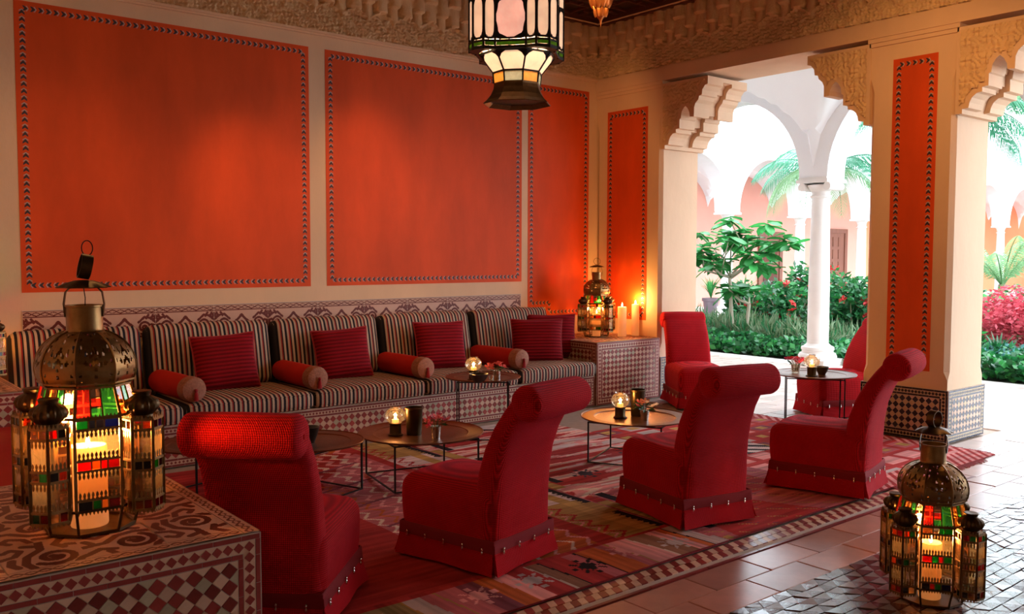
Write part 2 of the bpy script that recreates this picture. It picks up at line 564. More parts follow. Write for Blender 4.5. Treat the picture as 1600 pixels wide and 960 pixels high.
def zellige(parent, o, u, w, n, wd, ht, pitch, dark, lights, line, band=0.05, as_objects='', limit=290, thick=0.004, small=0.028):
    """a bordered field of square tiles set on their corners; every tile is a piece standing proud of its bed"""
    o, u, w, n = Vector(o), Vector(u), Vector(w), Vector(n)
    bed = MB(); bed.prism([(0, 0), (wd, 0), (wd, ht), (0, ht)], o, u, w, n, 0.002)
    bed.build('tile_bed', M['pale_grout'], parent)
    rest = MB(); mats = [dark] + list(lights) + [line]
    li = len(mats) - 1
    # edge lines of narrow rectangular tiles, two frames
    lw = 0.014

    def frame(d, seg):
        for (ax, ay, bx, by) in ((d, d, wd - d, d), (d, ht - d - lw, wd - d, ht - d - lw)):
            x = ax
            while x < bx - 0.01:
                e = min(x + seg, bx)
                rest.cur = li; rest.prism([(x + .001, ay), (e - .001, ay), (e - .001, ay + lw), (x + .001, ay + lw)], o, u, w, n, thick); x = e
        for ax in (d, wd - d - lw):
            y = d + lw
            while y < ht - d - lw - 0.01:
                e = min(y + seg, ht - d - lw)
                rest.prism([(ax, y + .001), (ax + lw, y + .001), (ax + lw, e - .001), (ax, e - .001)], o, u, w, n, thick); y = e
    frame(0.003, 0.09)
    frame(band + 0.003, 0.09)
    # small diamonds of the border band, on a cream course
    b0, b1 = lw + 0.005, band + 0.001
    rest.cur = 1
    for (x0, y0, x1, y1) in ((b0, b0, wd - b0, b1), (b0, ht - b1, wd - b0, ht - b0), (b0, b1, b1, ht - b1), (wd - b1, b1, wd - b0, ht - b1)):
        rest.prism([(x0, y0), (x1, y0), (x1, y1), (x0, y1)], o, u, w, n, thick * 0.8)
    rest.cur = 0
    mid = (b0 + b1) / 2; h = (b1 - b0) / 2 * 0.86
    k = max(1, int((wd - 2 * mid) / small))
    for i in range(k + 1):
        x = mid + (wd - 2 * mid) * i / k
        for y in (mid, ht - mid):
            rest.prism([(x - h, y), (x, y - h), (x + h, y), (x, y + h)], o, u, w, n, thick * 1.1)
    k = max(1, int((ht - 2 * mid) / small))
    for i in range(1, k):
        y = mid + (ht - 2 * mid) * i / k
        for x in (mid, wd - mid):
            rest.prism([(x - h, y), (x, y - h), (x + h, y), (x, y + h)], o, u, w, n, thick * 1.1)
    # the field
    f0 = band + lw + 0.006
    x0, y0, x1, y1 = f0, f0, wd - f0, ht - f0
    nx = max(1, round((x1 - x0) / pitch)); px = (x1 - x0) / nx
    ny = max(1, round((y1 - y0) / pitch)); py = (y1 - y0) / ny
    shapes = {}
    count = 0
    for cls in (0, 1):
        for j in range(ny + 1):
            for i in range(nx + 1):
                cx = x0 + (i + (0.5 if cls == 0 else 0)) * px
                cy = y0 + (j + (0.5 if cls == 0 else 0)) * py
                hx, hy = px / 2 - .0015, py / 2 - .0015
                full = [(cx - hx, cy), (cx, cy - hy), (cx + hx, cy), (cx, cy + hy)]
                q = clip_poly(full, x0, y0, x1, y1)
                if len(q) < 3: continue
                mi = 0 if cls == 0 else 1 + RND.randrange(len(lights))
                whole = len(q) == 4 and cx - hx >= x0 and cx + hx <= x1 and cy - hy >= y0 and cy + hy <= y1
                use = whole and count < limit and (('d' in as_objects and cls == 0) or ('l' in as_objects and cls == 1))
                if use:
                    if mi not in shapes:
                        t = MB(); t.prism([(-hx, 0), (0, -hy), (hx, 0), (0, hy)], (0, 0, 0), u, w, n, thick)
                        shapes[mi] = t.mesh('tile', mats[mi])
                    pos = o + u * cx + w * cy + n * RND.uniform(0.0, 0.001)
                    link('tile', shapes[mi], parent, pos)
                    count += 1
                else:
                    rest.cur = mi
                    rest.prism(q, o, u, w, n, thick)
    tag(rest.build('border_tiles' if as_objects else 'tile_field', mats, parent), kind='stuff')


def color_grid(name, o, u, w, nu, nv, su, sv, cols, material, parent=None, height=None, n=(0, 0, 1), rim=0.0):
    """a finely divided sheet whose cells carry a colour of their own (cols[nv, nu, 3])"""
    o, u, w, n = np.array(o, float), np.array(u, float), np.array(w, float), np.array(n, float)
    I, J = np.meshgrid(np.arange(nu + 1), np.arange(nv + 1))
    P = o + (I[..., None] / nu * su) * u + (J[..., None] / nv * sv) * w
    if height is not None: P = P + height[..., None] * n
    V = P.reshape(-1, 3)
    a = (J[:-1, :-1] * (nu + 1) + I[:-1, :-1]).reshape(-1)
    F = np.stack([a, a + 1, a + nu + 2, a + nu + 1], 1)
    me = bpy.data.meshes.new(name)
    me.vertices.add(len(V)); me.vertices.foreach_set('co', V.astype(np.float32).ravel())
    me.loops.add(F.size); me.loops.foreach_set('vertex_index', F.astype(np.int32).ravel())
    me.polygons.add(len(F)); me.polygons.foreach_set('loop_start', np.arange(0, F.size, 4, dtype=np.int32))
    at = me.attributes.new('Col', 'FLOAT_COLOR', 'FACE')
    c4 = np.ones((len(F), 4), np.float32); c4[:, :3] = cols.reshape(-1, 3)
    at.data.foreach_set('color', c4.ravel())
    me.materials.append(material)
    me.update(calc_edges=True); me.validate()
    return link(name, me, parent)


def seg_dist(X, Y, pts):
    d = np.full(X.shape, 9.0)
    for (ax, ay), (bx, by) in zip(pts[:-1], pts[1:]):
        vx, vy = bx - ax, by - ay
        L = vx * vx + vy * vy + 1e-12
        t = np.clip(((X - ax) * vx + (Y - ay) * vy) / L, 0, 1)
        d = np.minimum(d, np.hypot(X - ax - t * vx, Y - ay - t * vy))
    return d


def spiral(cx, cy, r0, r1, a0, turns, n=26):
    return [(cx + (r0 + (r1 - r0) * i / n) * math.cos(a0 + 2 * PI * turns * i / n), cy + (r0 + (r1 - r0) * i / n) * math.sin(a0 + 2 * PI * turns * i / n)) for i in range(n + 1)]


INK, GROUND = np.array((0.12, 0.018, 0.014)), np.array((0.56, 0.34, 0.26))


def paint(X, Y, strokes):
    """strokes: (points, half width); ink on a pale ground"""
    ink = np.zeros(X.shape, bool)
    for pts, hw in strokes: ink |= seg_dist(X, Y, pts) < hw
    return np.where(ink[..., None], INK, GROUND)


# ------------------------------------------------------------------ THE SETTING
ROOM_TOP = 4.02
mb = MB(); mb.box(-10.2, -10.5, -0.15, 0.62, 0.0, -0.012)
floor = tag(mb.build('floor', M['grout']), 'terracotta and mosaic floor of the loggia', kind='structure')
mb = MB(); mb.box(0.62, -10.5, -0.15, 3.62, 6.0, -0.012)
gal_floor = tag(mb.build('pavement', M['pale_grout']), 'pale paved walk of the outer gallery', kind='structure')

# terracotta pavers in running bond, the near ones each an object
tw, th = 0.41, 0.196


def paver_mesh(w, h, name, m_):
    t = MB(); t.rbox(w - .006, h - .006, .016, .004, 1, (1, 1, 1), c=(0, 0, -.008)); return t.mesh(name, m_)


paver_t, paver_o = paver_mesh(tw, th, 'tile', M['terracotta']), paver_mesh(tw, th, 'tile', M['paver'])
cand = []
row = 0
y = -4.605
while y > -4.98:                                    # two rows between the strip and the mosaic
    x = -7.0 - (0.5 * tw if row % 2 else 0) + 0.17
    while x < 3.5: cand.append((x + tw / 2, y - th / 2)); x += tw
    y -= 0.192; row += 1
y = -4.605; row = 1
while y < 5.8:                                      # beyond the rugs and out into the gallery
    x = -1.95 - (0.5 * tw if row % 2 else 0)
    while x < 3.5:
        cx, cy = x + tw / 2, y + th / 2
        inside_rug = cx < -0.3 and -4.45 < cy < -1.05 or cx < -1.70
        pil = -0.2 < cx < 0.83 and (-4.1 < cy < -3.1 or cy > -1.1)
        if not inside_rug and not pil and not (cx < 0 and cy > -1.0)  : cand.append((cx, cy))
        x += tw
    y += 0.196; row += 1
y = -5.0 
cand.sort(key=lambda c: (not in_view((c[0], c[1], 0)), (Vector((c[0], c[1], 0)) - cam.matrix_world.translation).length))
far = MB(); far2 = MB()
n_in = n_out = 0
for cx, cy in cand:
    outer = cx > 0.42
    if (outer and n_out < 140) or (not outer and n_in < 150):
        o = link('tile', paver_o if cx > -0.6 else paver_t, gal_floor if outer else floor, (cx, cy, RND.uniform(-.0015, .0015)))
        o.rotation_euler = (RND.uniform(-.004, .004), RND.uniform(-.004, .004), 0)
        n_out += outer; n_in += not outer
    else:
        (far2 if outer else far).box(cx - tw / 2 + .003, cy - th / 2 + .003, -.016, cx + tw / 2 - .003, cy + th / 2 - .003, RND.uniform(-.0015, .0015))
if far.v: tag(far.build('paving', M['paver'], floor), kind='stuff')
if far2.v: tag(far2.build('paving', M['paver'], gal_floor), kind='stuff')

# diamond strip between rugs and pavers
lp = 0.070
strip_bed = MB(); strip_bed.box(-7, -4.575, -.012, -1.55, -4.42, -.003)
strip_bed.build('strip_bed', M['pale_grout'], floor)
t = MB(); t.prism([(-.031, -.027), (.009, -.027), (.031, .027), (-.009, .027)], (0, 0, -.006), (1, 0, 0), (0, 1, 0), (0, 0, 1), .008)
lz_d = t.mesh('tile', M['tile_red']); lz_l = t.mesh('tile', M['tile_cream'])
restd = MB()
k = 0
x = -6.2
while x < -1.6:
    for r in (0, 1):
        yy = -4.455 - 0.059 * r
        for q, me in ((0, lz_d), (1, lz_l)):
            xx = x + (q * 0.5 + r * 0.5) * lp * 1.2
            if -5.0 < xx < -2.6: link('tile', me, floor, (xx, yy, 0))
            else:
                restd.cur = q
                restd.prism([(-.031 + xx, -.027 + yy), (.009 + xx, -.027 + yy), (.031 + xx, .027 + yy), (-.009 + xx, .027 + yy)], (0, 0, -.006), (1, 0, 0), (0, 1, 0), (0, 0, 1), .008)
    x += lp * 1.2
tag(restd.build('strip_tiles', [M['tile_red'], M['tile_cream']], floor), kind='stuff')
t = MB(); t.box(-.2, -.009, -.006, .2, .009, .003); lineme = t.mesh('tile', M['tile_red'])
for i in range(14): link('tile', lineme, floor, (-6.6 + .405 * i + .2, -4.59, 0))

# mosaic of small triangles in front of the pavers
base, hgt = 0.105, 0.062
tri = []
y = -4.99; row = 0
while y > -7.2:
    x = -5.6
    i = 0
    while x < 3.3:
        for up in (0, 1):
            xx = x + (0.5 * base if up else 0) + (0.5 * base if row % 2 else 0)
            c = (xx + base / 2, y - hgt / 2, 0)
            tri.append((c, up))
        x += base
    y -= hgt; row += 1
tri.sort(key=lambda q: (not in_view(q[0], 15), (Vector(q[0]) - cam.matrix_world.translation).length))
g = .004
shape = {}
for up, m_ in ((0, 'mosaic_grey'), (1, 'mosaic_plum')):
    t = MB()
    s_ = 1 if up else -1
    pts = [(-base / 2 + g, -s_ * (hgt / 2 - g * .6)), (base / 2 - g, -s_ * (hgt / 2 - g * .6)), (base * .10, s_ * (hgt / 2 - g)), (-base * .10, s_ * (hgt / 2 - g))]
    if not up: pts = pts[::-1]
    t.prism(pts, (0, 0, -.01), (1, 0, 0), (0, 1, 0), (0, 0, 1), .01)
    shape[up] = (t.mesh('mosaic_tile', M[m_]), pts)
restm = MB()
for i, (c, up) in enumerate(tri):
    rx, ry, dz = RND.gauss(0, .022), RND.gauss(0, .022), RND.uniform(-.002, .002)
    if i < 290:
        o = link('mosaic_tile', shape[up][0], floor, (c[0], c[1], dz)); o.rotation_euler = (rx, ry, 0)
    else:
        restm.cur = up
        restm.T = Matrix.Translation((c[0], c[1], dz)) @ Matrix.Rotation(rx, 4, 'X') @ Matrix.Rotation(ry, 4, 'Y')
        restm.prism(shape[up][1], (0, 0, -.01), (1, 0, 0), (0, 1, 0), (0, 0, 1), .01)
tag(restm.build('mosaic', [M['mosaic_grey'], M['mosaic_plum']], floor), kind='stuff')

# ---- walls of the room
mb = MB(); mb.box(-7.4, 0, 0, 0.62, 0.4, 4.5)
wall_back = tag(mb.build('wall_back', M['plaster']), 'ochre back wall with three orange panels', kind='structure')
mb = MB(); mb.box(-7.4, -4.72, 0, -6.99, 0, 4.5)
tag(mb.build('wall_left', M['plaster']), 'short ochre wall behind the side bench', kind='structure')
mb = MB(); mb.box(-10.6, -10.5, 0, -10.2, 0.4, 4.5); mb.box(-10.2, 0.0, 0, -7.4, 0.4, 4.5)
tag(mb.build('wall_side', M['plaster']), kind='structure')
mb = MB(); mb.box(-10.6, -10.9, 0, 0.62, -10.5, 4.5)
tag(mb.build('wall_rear', M['plaster']), kind='structure')

# ceiling of dark cedar with a star lattice
mb = MB(); mb.box(-10.6, -10.9, 4.10, 0.62, 0.4, 4.5)
ceiling = tag(mb.build('ceiling', M['ceiling_wood']), 'dark cedar ceiling with a raised star lattice', kind='structure')
mb = MB()
step = 0.42
for i in range(9):
    for j in range(9):
        cx, cy = -0.25 - step * i, -0.25 - step * j
        pts = [(cx + 0.21 * math.cos(a * PI / 4) * (1 if a % 2 else .62), cy + 0.21 * math.sin(a * PI / 4) * (1 if a % 2 else .62)) for a in range(8)]
        for a in range(8):
            mb.bar((*pts[a], 4.09), (*pts[(a + 1) % 8], 4.09), 0.022, 0.03)
        mb.bar((cx - .21, cy, 4.09), (cx - .13, cy, 4.09), .022, .03)
        mb.bar((cx, cy - .21, 4.09), (cx, cy - .13, 4.09), .022, .03)
tag(mb.build('lattice', M['ceiling_lattice'], ceiling), kind='stuff')
mb = MB(); mb.box(-7, -.11, 4.0, -.0, 0, 4.10); mb.box(-.11, -9.5, 4.0, 0, 0, 4.10)
mb.build('ceiling_rail', M['ceiling_lattice'], ceiling)

# orange panels with a border of painted arrows
ARROW = [(0, -.019), (.012, -.019), (.036, 0), (.012, .019), (0, .019), (.013, 0)]


def arrows(mb, poly, o, u, w, n, inset, pitch=0.05, dirs=None):
    """arrows along the closed run poly (list of corner points in u,w)"""
    o, u, w, n = Vector(o), Vector(u), Vector(w), Vector(n)
    k = len(poly)
    for i in range(k):
        a, b = Vector(poly[i]), Vector(poly[(i + 1) % k])
        d = b - a; L = d.length; d.normalize()
        if dirs and dirs[i] < 0: a, b, d = b, a, -d
        q = Vector((-d.y, d.x))
        cnt = max(1, int(L / pitch)); st = L / cnt
        for j in range(cnt):
            for ci, off in ((0, .004), (1, .026)):
                s_ = a + d * (j * st + off)
                sh = ARROW if ci == 0 else [(0, -.019), (.008, -.019), (.020, 0), (.008, .019), (0, .019), (.012, 0)]
                mb.cur = ci
                mb.prism([tuple(s_ + d * p[0] + q * p[1]) for p in sh], o, u, w, n, .0012)


def panel(parent, poly, run, dirs, o, u, w, n):
    mb = MB(); mb.prism(poly, o, u, w, n, .003)
    p = mb.build('panel', M['orange'], parent)
    mb = MB()
    arrows(mb, run, Vector(o) + Vector(n) * .003, u, w, n, 0, dirs=dirs)
    tag(mb.build('arrow_border', [M['chev_dark'], M['chev_light']], p), kind='stuff')
    return p


def rect_panel(parent, a0, a1, z0, z1, o, u, w, n, i=0.052):
    return panel(parent, [(a0, z0), (a1, z0), (a1, z1), (a0, z1)], [(a0 + i, z0 + i), (a1 - i, z0 + i), (a1 - i, z1 - i), (a0 + i, z1 - i)], [-1, 1, -1, -1], o, u, w, n)


BW = dict(o=(0, 0, 0), u=(1, 0, 0), w=(0, 0, 1), n=(0, -1, 0))
RW = dict(o=(0, 0, 0), u=(0, -1, 0), w=(0, 0, 1), n=(-1, 0, 0))
rect_panel(wall_back, -5.813, -3.531, 1.217, 3.305, **BW)
rect_panel(wall_back, -3.373, -1.107, 1.217, 3.305, **BW)
i = 0.048
x0, x1, xs, z0, z1, zt = -1.02, -0.134, -.765, .83, .935, 3.305
panel(wall_back, [(x0, z1), (xs, z1), (xs, z0), (x1, z0), (x1, zt), (x0, zt)],
      [(x0 + i, z1 + i), (xs + i, z1 + i), (xs + i, z0 + i), (x1 - i, z0 + i), (x1 - i, zt - i), (x0 + i, zt - i)], [-1, 1, -1, 1, -1, -1], **BW)

# painted tile course above the bench
UW, UH = 0.47, 0.25
nu, nv = 118, 62
X, Y = np.meshgrid((np.arange(nu) + .5) / nu * UW - UW / 2, (np.arange(nv) + .5) / nv * UH)
Xa = np.abs(X)
st = [([(.088, .0), (.086, .06), (.06, .105), (.025, .135), (0, .165)], 0.0105),
      ([(0, .02), (0, .10)], 0.0168), ([(.0, .03), (.03, .085)], 0.0112), ([(.0, .02), (.05, .055)], 0.0112),
      (spiral(.147, .095, .056, .014, -2.0, 1.5), 0.0092), (spiral(.147, .095, .012, .012, 0, 1, 8), 0.0081),
      ([(.105, .135), (.15, .175), (.20, .165), (.235, .13)], 0.0091), ([(.165, .165), (.18, .190)], 0.0098), ([(.20, .16), (.215, .188)], 0.0098),
      ([(.235, .02), (.215, .06), (.235, .1)], 0.0168), ([(.20, .05), (.235, .085)], 0.0112), ([(.235, .185), (.222, .15)], 0.0098),
      ([(.09, .02), (.13, .025), (.19, .03), (.235, .0)], 0.0084), ([(.205, .115), (.235, .105)], 0.0098)]
bandc = paint(Xa, Y, st)
top = Y > .202
wave = np.abs((Y - .226) - .011 * np.sin(2 * PI * X / UW * 4)) < .0042
wave |= np.abs((Y - .226) + .011 * np.sin(2 * PI * X / UW * 4)) < .0032
bandc = np.where(top[..., None], np.where((wave | (np.abs(Y - .206) < .004) | (np.abs(Y - .247) < .003))[..., None], INK, GROUND * .92), bandc)
tile0 = color_grid('tile', (0, 0, 0), (1, 0, 0), (0, 0, 1), nu, nv, UW - .003, UH, bandc, M['tile_print'], wall_back)
tile0.location = (-5.813, -.006, .83)
for k in range(1, 10): link('tile', tile0.data, wall_back, (-5.813 + .4693 * k, -.006, .83))
mb = MB(); mb.box(-5.82, -.004, .82, -1.115, 0, 1.086); mb.build('tile_bed', M['pale_grout'], wall_back)


# carved friezes: a flat arabesque course below, tiers of muqarnas niches above
def frieze_relief(uu, vv):
    """height of the carving: scalloped arabesque course, then three tiers of arched muqarnas cells, each further out"""
    P = 0.27
    hump = .30 + .15 * np.abs(np.sin(PI * uu / P)) ** 0.7
    low = vv < hump
    ar = np.sin(uu * 105 + 2.6 * np.sin(vv * 34)) * np.sin(vv * 60 + 2.6 * np.sin(uu * 66))
    carved = .030 + .014 * np.tanh(2.5 * ar) + .022 * (np.abs(vv - hump) < .04)
    up = np.full_like(uu, -.03)
    for v0, v1, sh, basep, wd in ((.28, .70, 0.5, .020, .22), (.44, .84, 0.0, .040, .26), (.56, 1.0, .5, .058, .22), (.74, 1.12, 0.0, .074, .26)):
        du = ((uu / P + sh) % 1.0) - .5
        s_ = (vv - v0) / (v1 - v0)
        arch = 1.0 - (np.abs(du) / wd) ** 2.6
        ins = (s_ > 0) & (s_ < arch) & (np.abs(du) < wd)
        body = basep + .060 * np.sqrt(np.clip(1 - (du / wd) ** 2, 0, 1)) * np.clip(1 - s_ * .75, 0, 1) ** .5 - .018
        up = np.where(ins, np.maximum(up, body), up)
    up = np.where(up < 0, .002 + .05 * (vv > .6), up)
    up = np.where(vv > .975, .12, up)
    return np.where(low, carved, up)


def frieze(name, o, u, n, L, label):
    Hh = 0.58
    nu, nv = int(L / .010), 64
    uu, vv = np.meshgrid(np.linspace(0, L, nu + 1), np.linspace(0, 1, nv + 1))
    h = frieze_relief(uu, vv)
    ob = color_grid(name, o, u, (0, 0, 1), nu, nv, L, Hh, np.ones((nv, nu, 3)), M['stucco'], None, h, n)
    ob.data.polygons.foreach_set('use_smooth', [True] * len(ob.data.polygons))
    return tag(ob, label, kind='structure')


frieze('trim_1', (-7.0, 0, 3.45), (1, 0, 0), (0, -1, 0), 7.0, 'carved stucco frieze along the back wall')
frieze('trim_2', (0, 0.0, 3.45), (0, -1, 0), (-1, 0, 0), 9.4, 'carved stucco frieze over the garden openings')
mb = MB(); mb.box(-7, -.035, 3.432, 0, 0, 3.452); mb.box(-7, -.022, 3.415, 0, 0, 3.432)
mb.build('moulding', M['plaster'], wall_back)

# right wall: beam on pilaster and pillars
TH = 0.62
mb = MB(); mb.box(0, -10.5, 3.304, TH, 0, 4.5); mb.box(0, -10.5, 0, TH, -8.2, 3.31); mb.box(-.018, -9.4, 3.435, 0, 0, 3.452); mb.box(-.030, -9.4, 3.304, 0, 0, 3.435)  # solid rear end closes an unseen opening, added to cut daylight
wall_right = tag(mb.build('wall_right', M['plaster']), 'ochre beam and pillars open to the garden gallery', kind='structure')


def pier(y0, y1, name):
    """pillar from y0 down to y1 with chamfered edges, dado below"""
    mb = MB()
    def ring(c, z): return [(c, y0, z), (TH - c, y0, z), (TH, y0 - c, z), (TH, y1 + c, z), (TH - c, y1, z), (c, y1, z), (0, y1 + c, z), (0, y0 - c, z)]
    levels = [(.001, 0.0), (.001, .50), (.035, .57), (.035, 2.86), (.001, 2.98), (.001, 3.304)]
    vs = [p for c, z in levels for p in ring(c, z)]
    fs = [(i * 8 + k, i * 8 + (k + 1) % 8, i * 8 + 8 + (k + 1) % 8, i * 8 + 8 + k) for i in range(5) for k in range(8)]
    mb.add(vs, [f[::-1] for f in fs])
    mb.box(-.022, y1 - .022, 3.268, TH + .022, y0 + .022, 3.304)
    mb.box(-.012, y1 - .012, 3.235, TH + .012, y0 + .012, 3.268)
    return mb.build(name, M['plaster'], wall_right)


pilaster = pier(-.001, -.95, 'pilaster')
pil1 = pier(-3.256, -3.969, 'pillar')
pil2 = pier(-6.28, -6.99, 'pillar')
rect_panel(pilaster, .164, .758, .80, 3.07, **RW, i=.05)
rect_panel(pil1, 3.452, 3.822, .563, 3.107, **RW, i=.05)
rect_panel(pil2, 6.476, 6.846, .563, 3.107, **RW, i=.05)
DK = (M['tile_black'], (M['tile_yellow'], M['tile_cream'], M['tile_yellow']), M['tile_black'])
DB = (M['tile_slate'], (M['tile_yellow'], M['tile_cream'], M['tile_cream']), M['tile_slate'])
for pr, y0, y1, ob in ((pil1, -3.256, -3.969, 'd'), (pil2, -6.28, -6.99, '')):
    mb = MB(); mb.box(-.016, y1 - .016, 0, TH + .016, y0 + .016, .424)
    mb.build('dado', M['pale_grout'], pr)
    zellige(pr, (-.016, y0 + .016, 0), (0, -1, 0), (0, 0, 1), (-1, 0, 0), y0 - y1 + .032, .424, .056, *DK, band=.05, as_objects=ob)
    zellige(pr, (-.016, y1 - .016, 0), (1, 0, 0), (0, 0, 1), (0, -1, 0), TH + .032, .424, .056, *DB, band=.05)
mb = MB(); mb.box(0.0, -.966, 0, TH + .016, -.95, .424); mb.build('dado', M['pale_grout'], pilaster)
zellige(pilaster, (0, -.966, 0), (1, 0, 0), (0, 0, 1), (0, -1, 0), TH, .424, .056, *DB, band=.05)

# muqarnas corbels
OUT = [(0, 2.60), (.053, 2.60), (.053, 2.635), (.10, 2.64), (.108, 2.68), (.125, 2.715), (.16, 2.745), (.20, 2.75), (.20, 2.785), (.245, 2.79), (.245, 2.88), (.262, 2.888),
       (.270, 2.945), (.295, 2.985), (.32, 3.005), (.348, 2.98), (.372, 2.935), (.378, 2.892), (.43, 2.888), (.432, 2.98), (.45, 3.02), (.485, 3.05), (.495, 3.085), (.525, 3.09),
       (.532, 3.14), (.565, 3.18), (.60, 3.19), (.60, 3.268), (0, 3.268)]


def corbel(y, sgn):
    mb = MB()
    def slab(x0, x1, sh):
        poly = [(max(0, a - sh * (1 if 0.06 < a < .58 else 0)), b + (sh if b < 3.2 and a > .06 else 0)) for a, b in OUT]
        mb.prism(poly, (x0, y, 0), (0, sgn, 0), (0, 0, 1), (1, 0, 0), x1 - x0)
    slab(-.012, .23, 0); slab(.23, .37, .035); slab(.37, TH, 0)
    c = mb.build('corbel', M['plaster'], wall_right)
    # carved face, set a little back inside its own margin
    f = MB()
    L = .56
    def h(u, v):
        a = .045 + u * .50; b = 2.70 + v * .54
        return a, b
    res = 46
    vs = {}; F = []
    poly = [(a, b) for a, b in OUT]
    def inside(px, py):
        c_ = False
        for q in range(len(poly)):
            x1, y1 = poly[q - 1]; x2, y2 = poly[q]
            if (y1 > py) != (y2 > py) and px < (x2 - x1) * (py - y1) / (y2 - y1) + x1: c_ = not c_
        return c_
    V = []; idx = {}
    for a_i in range(res):
        for b_i in range(res):
            a = .03 + .54 * a_i / res; b = 2.64 + .60 * b_i / res; e = .54 / res; g2 = .60 / res
            if all(inside(a + s1 * .024, b + s2 * .024) for s1 in (-1, 1.5) for s2 in (-1.2, 1.5)):
                q = []
                for da, db in ((0, 0), (1, 0), (1, 1), (0, 1)):
                    kk = (a_i + da, b_i + db)
                    if kk not in idx:
                        aa = .03 + .54 * kk[0] / res; bb = 2.64 + .60 * kk[1] / res
                        hh = .009 + .009 * math.tanh(2.5 * math.sin(aa * 80 + 2.6 * math.sin(bb * 42)) * math.sin(bb * 80 + 2.6 * math.sin(aa * 42)))
                        idx[kk] = len(V); V.append((-.012 - hh, y + sgn * aa, bb))
                    q.append(idx[kk])
                F.append(q if sgn < 0 else q[::-1])
    f.add(V, F)
    f.build('carving', M['stucco'], c, smooth=True)
    return c


for yy, sg in ((-.95, -1), (-3.256, 1), (-3.969, -1), (-6.28, 1)):
    corbel(yy, sg)

# ------------------------------------------------------------------ GALLERY, COURTYARD AND GARDEN
def arch_wall(name, o, u, n, cols, z_spring, gap, z_top, thick, mtl, label, parent=None, rise=1.0):
    """wall along u on columns standing at the given stations, round arches between them"""
    mb = MB()
    o, u, n = Vector(o), Vector(u), Vector(n)
    Zv = Vector((0, 0, 1))
    for a, b in zip(cols[:-1], cols[1:]):
        r = (b - a) / 2 - gap / 2
        c = (a + b) / 2
        K = 28
        prof = [(a, z_spring)] + [(c - r * math.cos(PI * k / K), z_spring + r * rise * math.sin(PI * k / K)) for k in range(K + 1)] + [(b, z_spring)]
        for side in (0, thick):
            vs = []
            for (s_, z) in prof:
                vs.append(o + u * s_ + Zv * z + n * side); vs.append(o + u * s_ + Zv * z_top + n * side)
            fs = [(2 * i, 2 * i + 2, 2 * i + 3, 2 * i + 1) for i in range(len(prof) - 1)]
            mb.add(vs, fs if side else [f[::-1] for f in fs])
        vs = []
        for (s_, z) in prof:
            vs.append(o + u * s_ + Zv * z); vs.append(o + u * s_ + Zv * z + n * thick)
        mb.add(vs, [(2 * i, 2 * i + 1, 2 * i + 3, 2 * i + 2) for i in range(len(prof) - 1)])
    a, b = cols[0], cols[-1]
    mb.add([o + u * a + Zv * z_top, o + u * b + Zv * z_top, o + u * b + Zv * z_top + n * thick, o + u * a + Zv * z_top + n * thick], [(0, 1, 2, 3)])
    w_ = mb.build(name, mtl, parent)
    if label: tag(w_, label, kind='structure')
    return w_


def column(parent, x, y, ztop, rb=.142, rt=.118, volute=True, ax=(0, 1)):
    mb = MB()
    mb.box(x - .25, y - .25, 0, x + .25, y + .25, .09)
    mb.lathe([(.25, .09), (.255, .13), (.235, .165), (.21, .175), (.205, .20), (.22, .22), (.215, .25), (.18, .265), (rb, .30)], 28, x, y)
    mb.build('column_base', M['stone'], parent, smooth=True)
    mb = MB()
    mb.lathe([(rb, .30), (rb * .99, 1.0), (rt * 1.03, ztop - .42), (rt, ztop - .27), (rt + .02, ztop - .265), (rt + .025, ztop - .245), (rt, ztop - .235), (rt, ztop - .19)], 28, x, y)
    mb.build('shaft', M['stone'], parent, smooth=True)
    mb = MB()
    if volute:
        mb.lathe([(rt, ztop - .19), (rt + .03, ztop - .16), (rt + .05, ztop - .13), (rt + .06, ztop - .10)], 28, x, y)
        for s_ in (-1, 1):
            ang = [(math.cos(a), math.sin(a)) for a in np.linspace(0, 2 * PI, 17)[:-1]]
            cy, cz = s_ * .19, ztop - .125
            if ax == (0, 1): mb.prism([(cy + .055 * c, cz + .055 * s2) for c, s2 in ang], (x - .17, y, 0), (0, 1, 0), (0, 0, 1), (1, 0, 0), .34)
            else: mb.prism([(cy + .055 * c, cz + .055 * s2) for c, s2 in ang], (x, y - .17, 0), (1, 0, 0), (0, 0, 1), (0, 1, 0), .34)
    else:
        mb.lathe([(rt, ztop - .19), (rt + .02, ztop - .12), (rt + .07, ztop - .06)], 20, x, y)
    mb.box(x - .235, y - .235, ztop - .075, x + .235, y + .235, ztop - .03)
    mb.box(x - .21, y - .21, ztop - .03, x + .21, y + .21, ztop)
    mb.build('capital', M['stone'], parent, smooth=True)


near_y = [-9.45, -6.45, -3.45, -.45, 2.30, 5.05, 7.8]
wall_arcade = arch_wall('wall_arcade', (3.60, 0, 0), (0, 1, 0), (1, 0, 0), near_y, 2.545, .42, 5.4, .42, M['white_plaster'], 'white arcade wall of the outer gallery')
for yy in near_y[1:-1]: column(wall_arcade, 3.80, yy, 2.545)
north_x = [4.4 + 3.05 * k for k in range(11)]
wall_north = arch_wall('wall_north', (0, 6.0, 0), (1, 0, 0), (0, 1, 0), north_x, 2.545, .42, 5.4, .42, M['white_plaster'], 'white arcade wall across the courtyard')
for xx in north_x: column(wall_north, xx, 6.2, 2.545, volute=False)


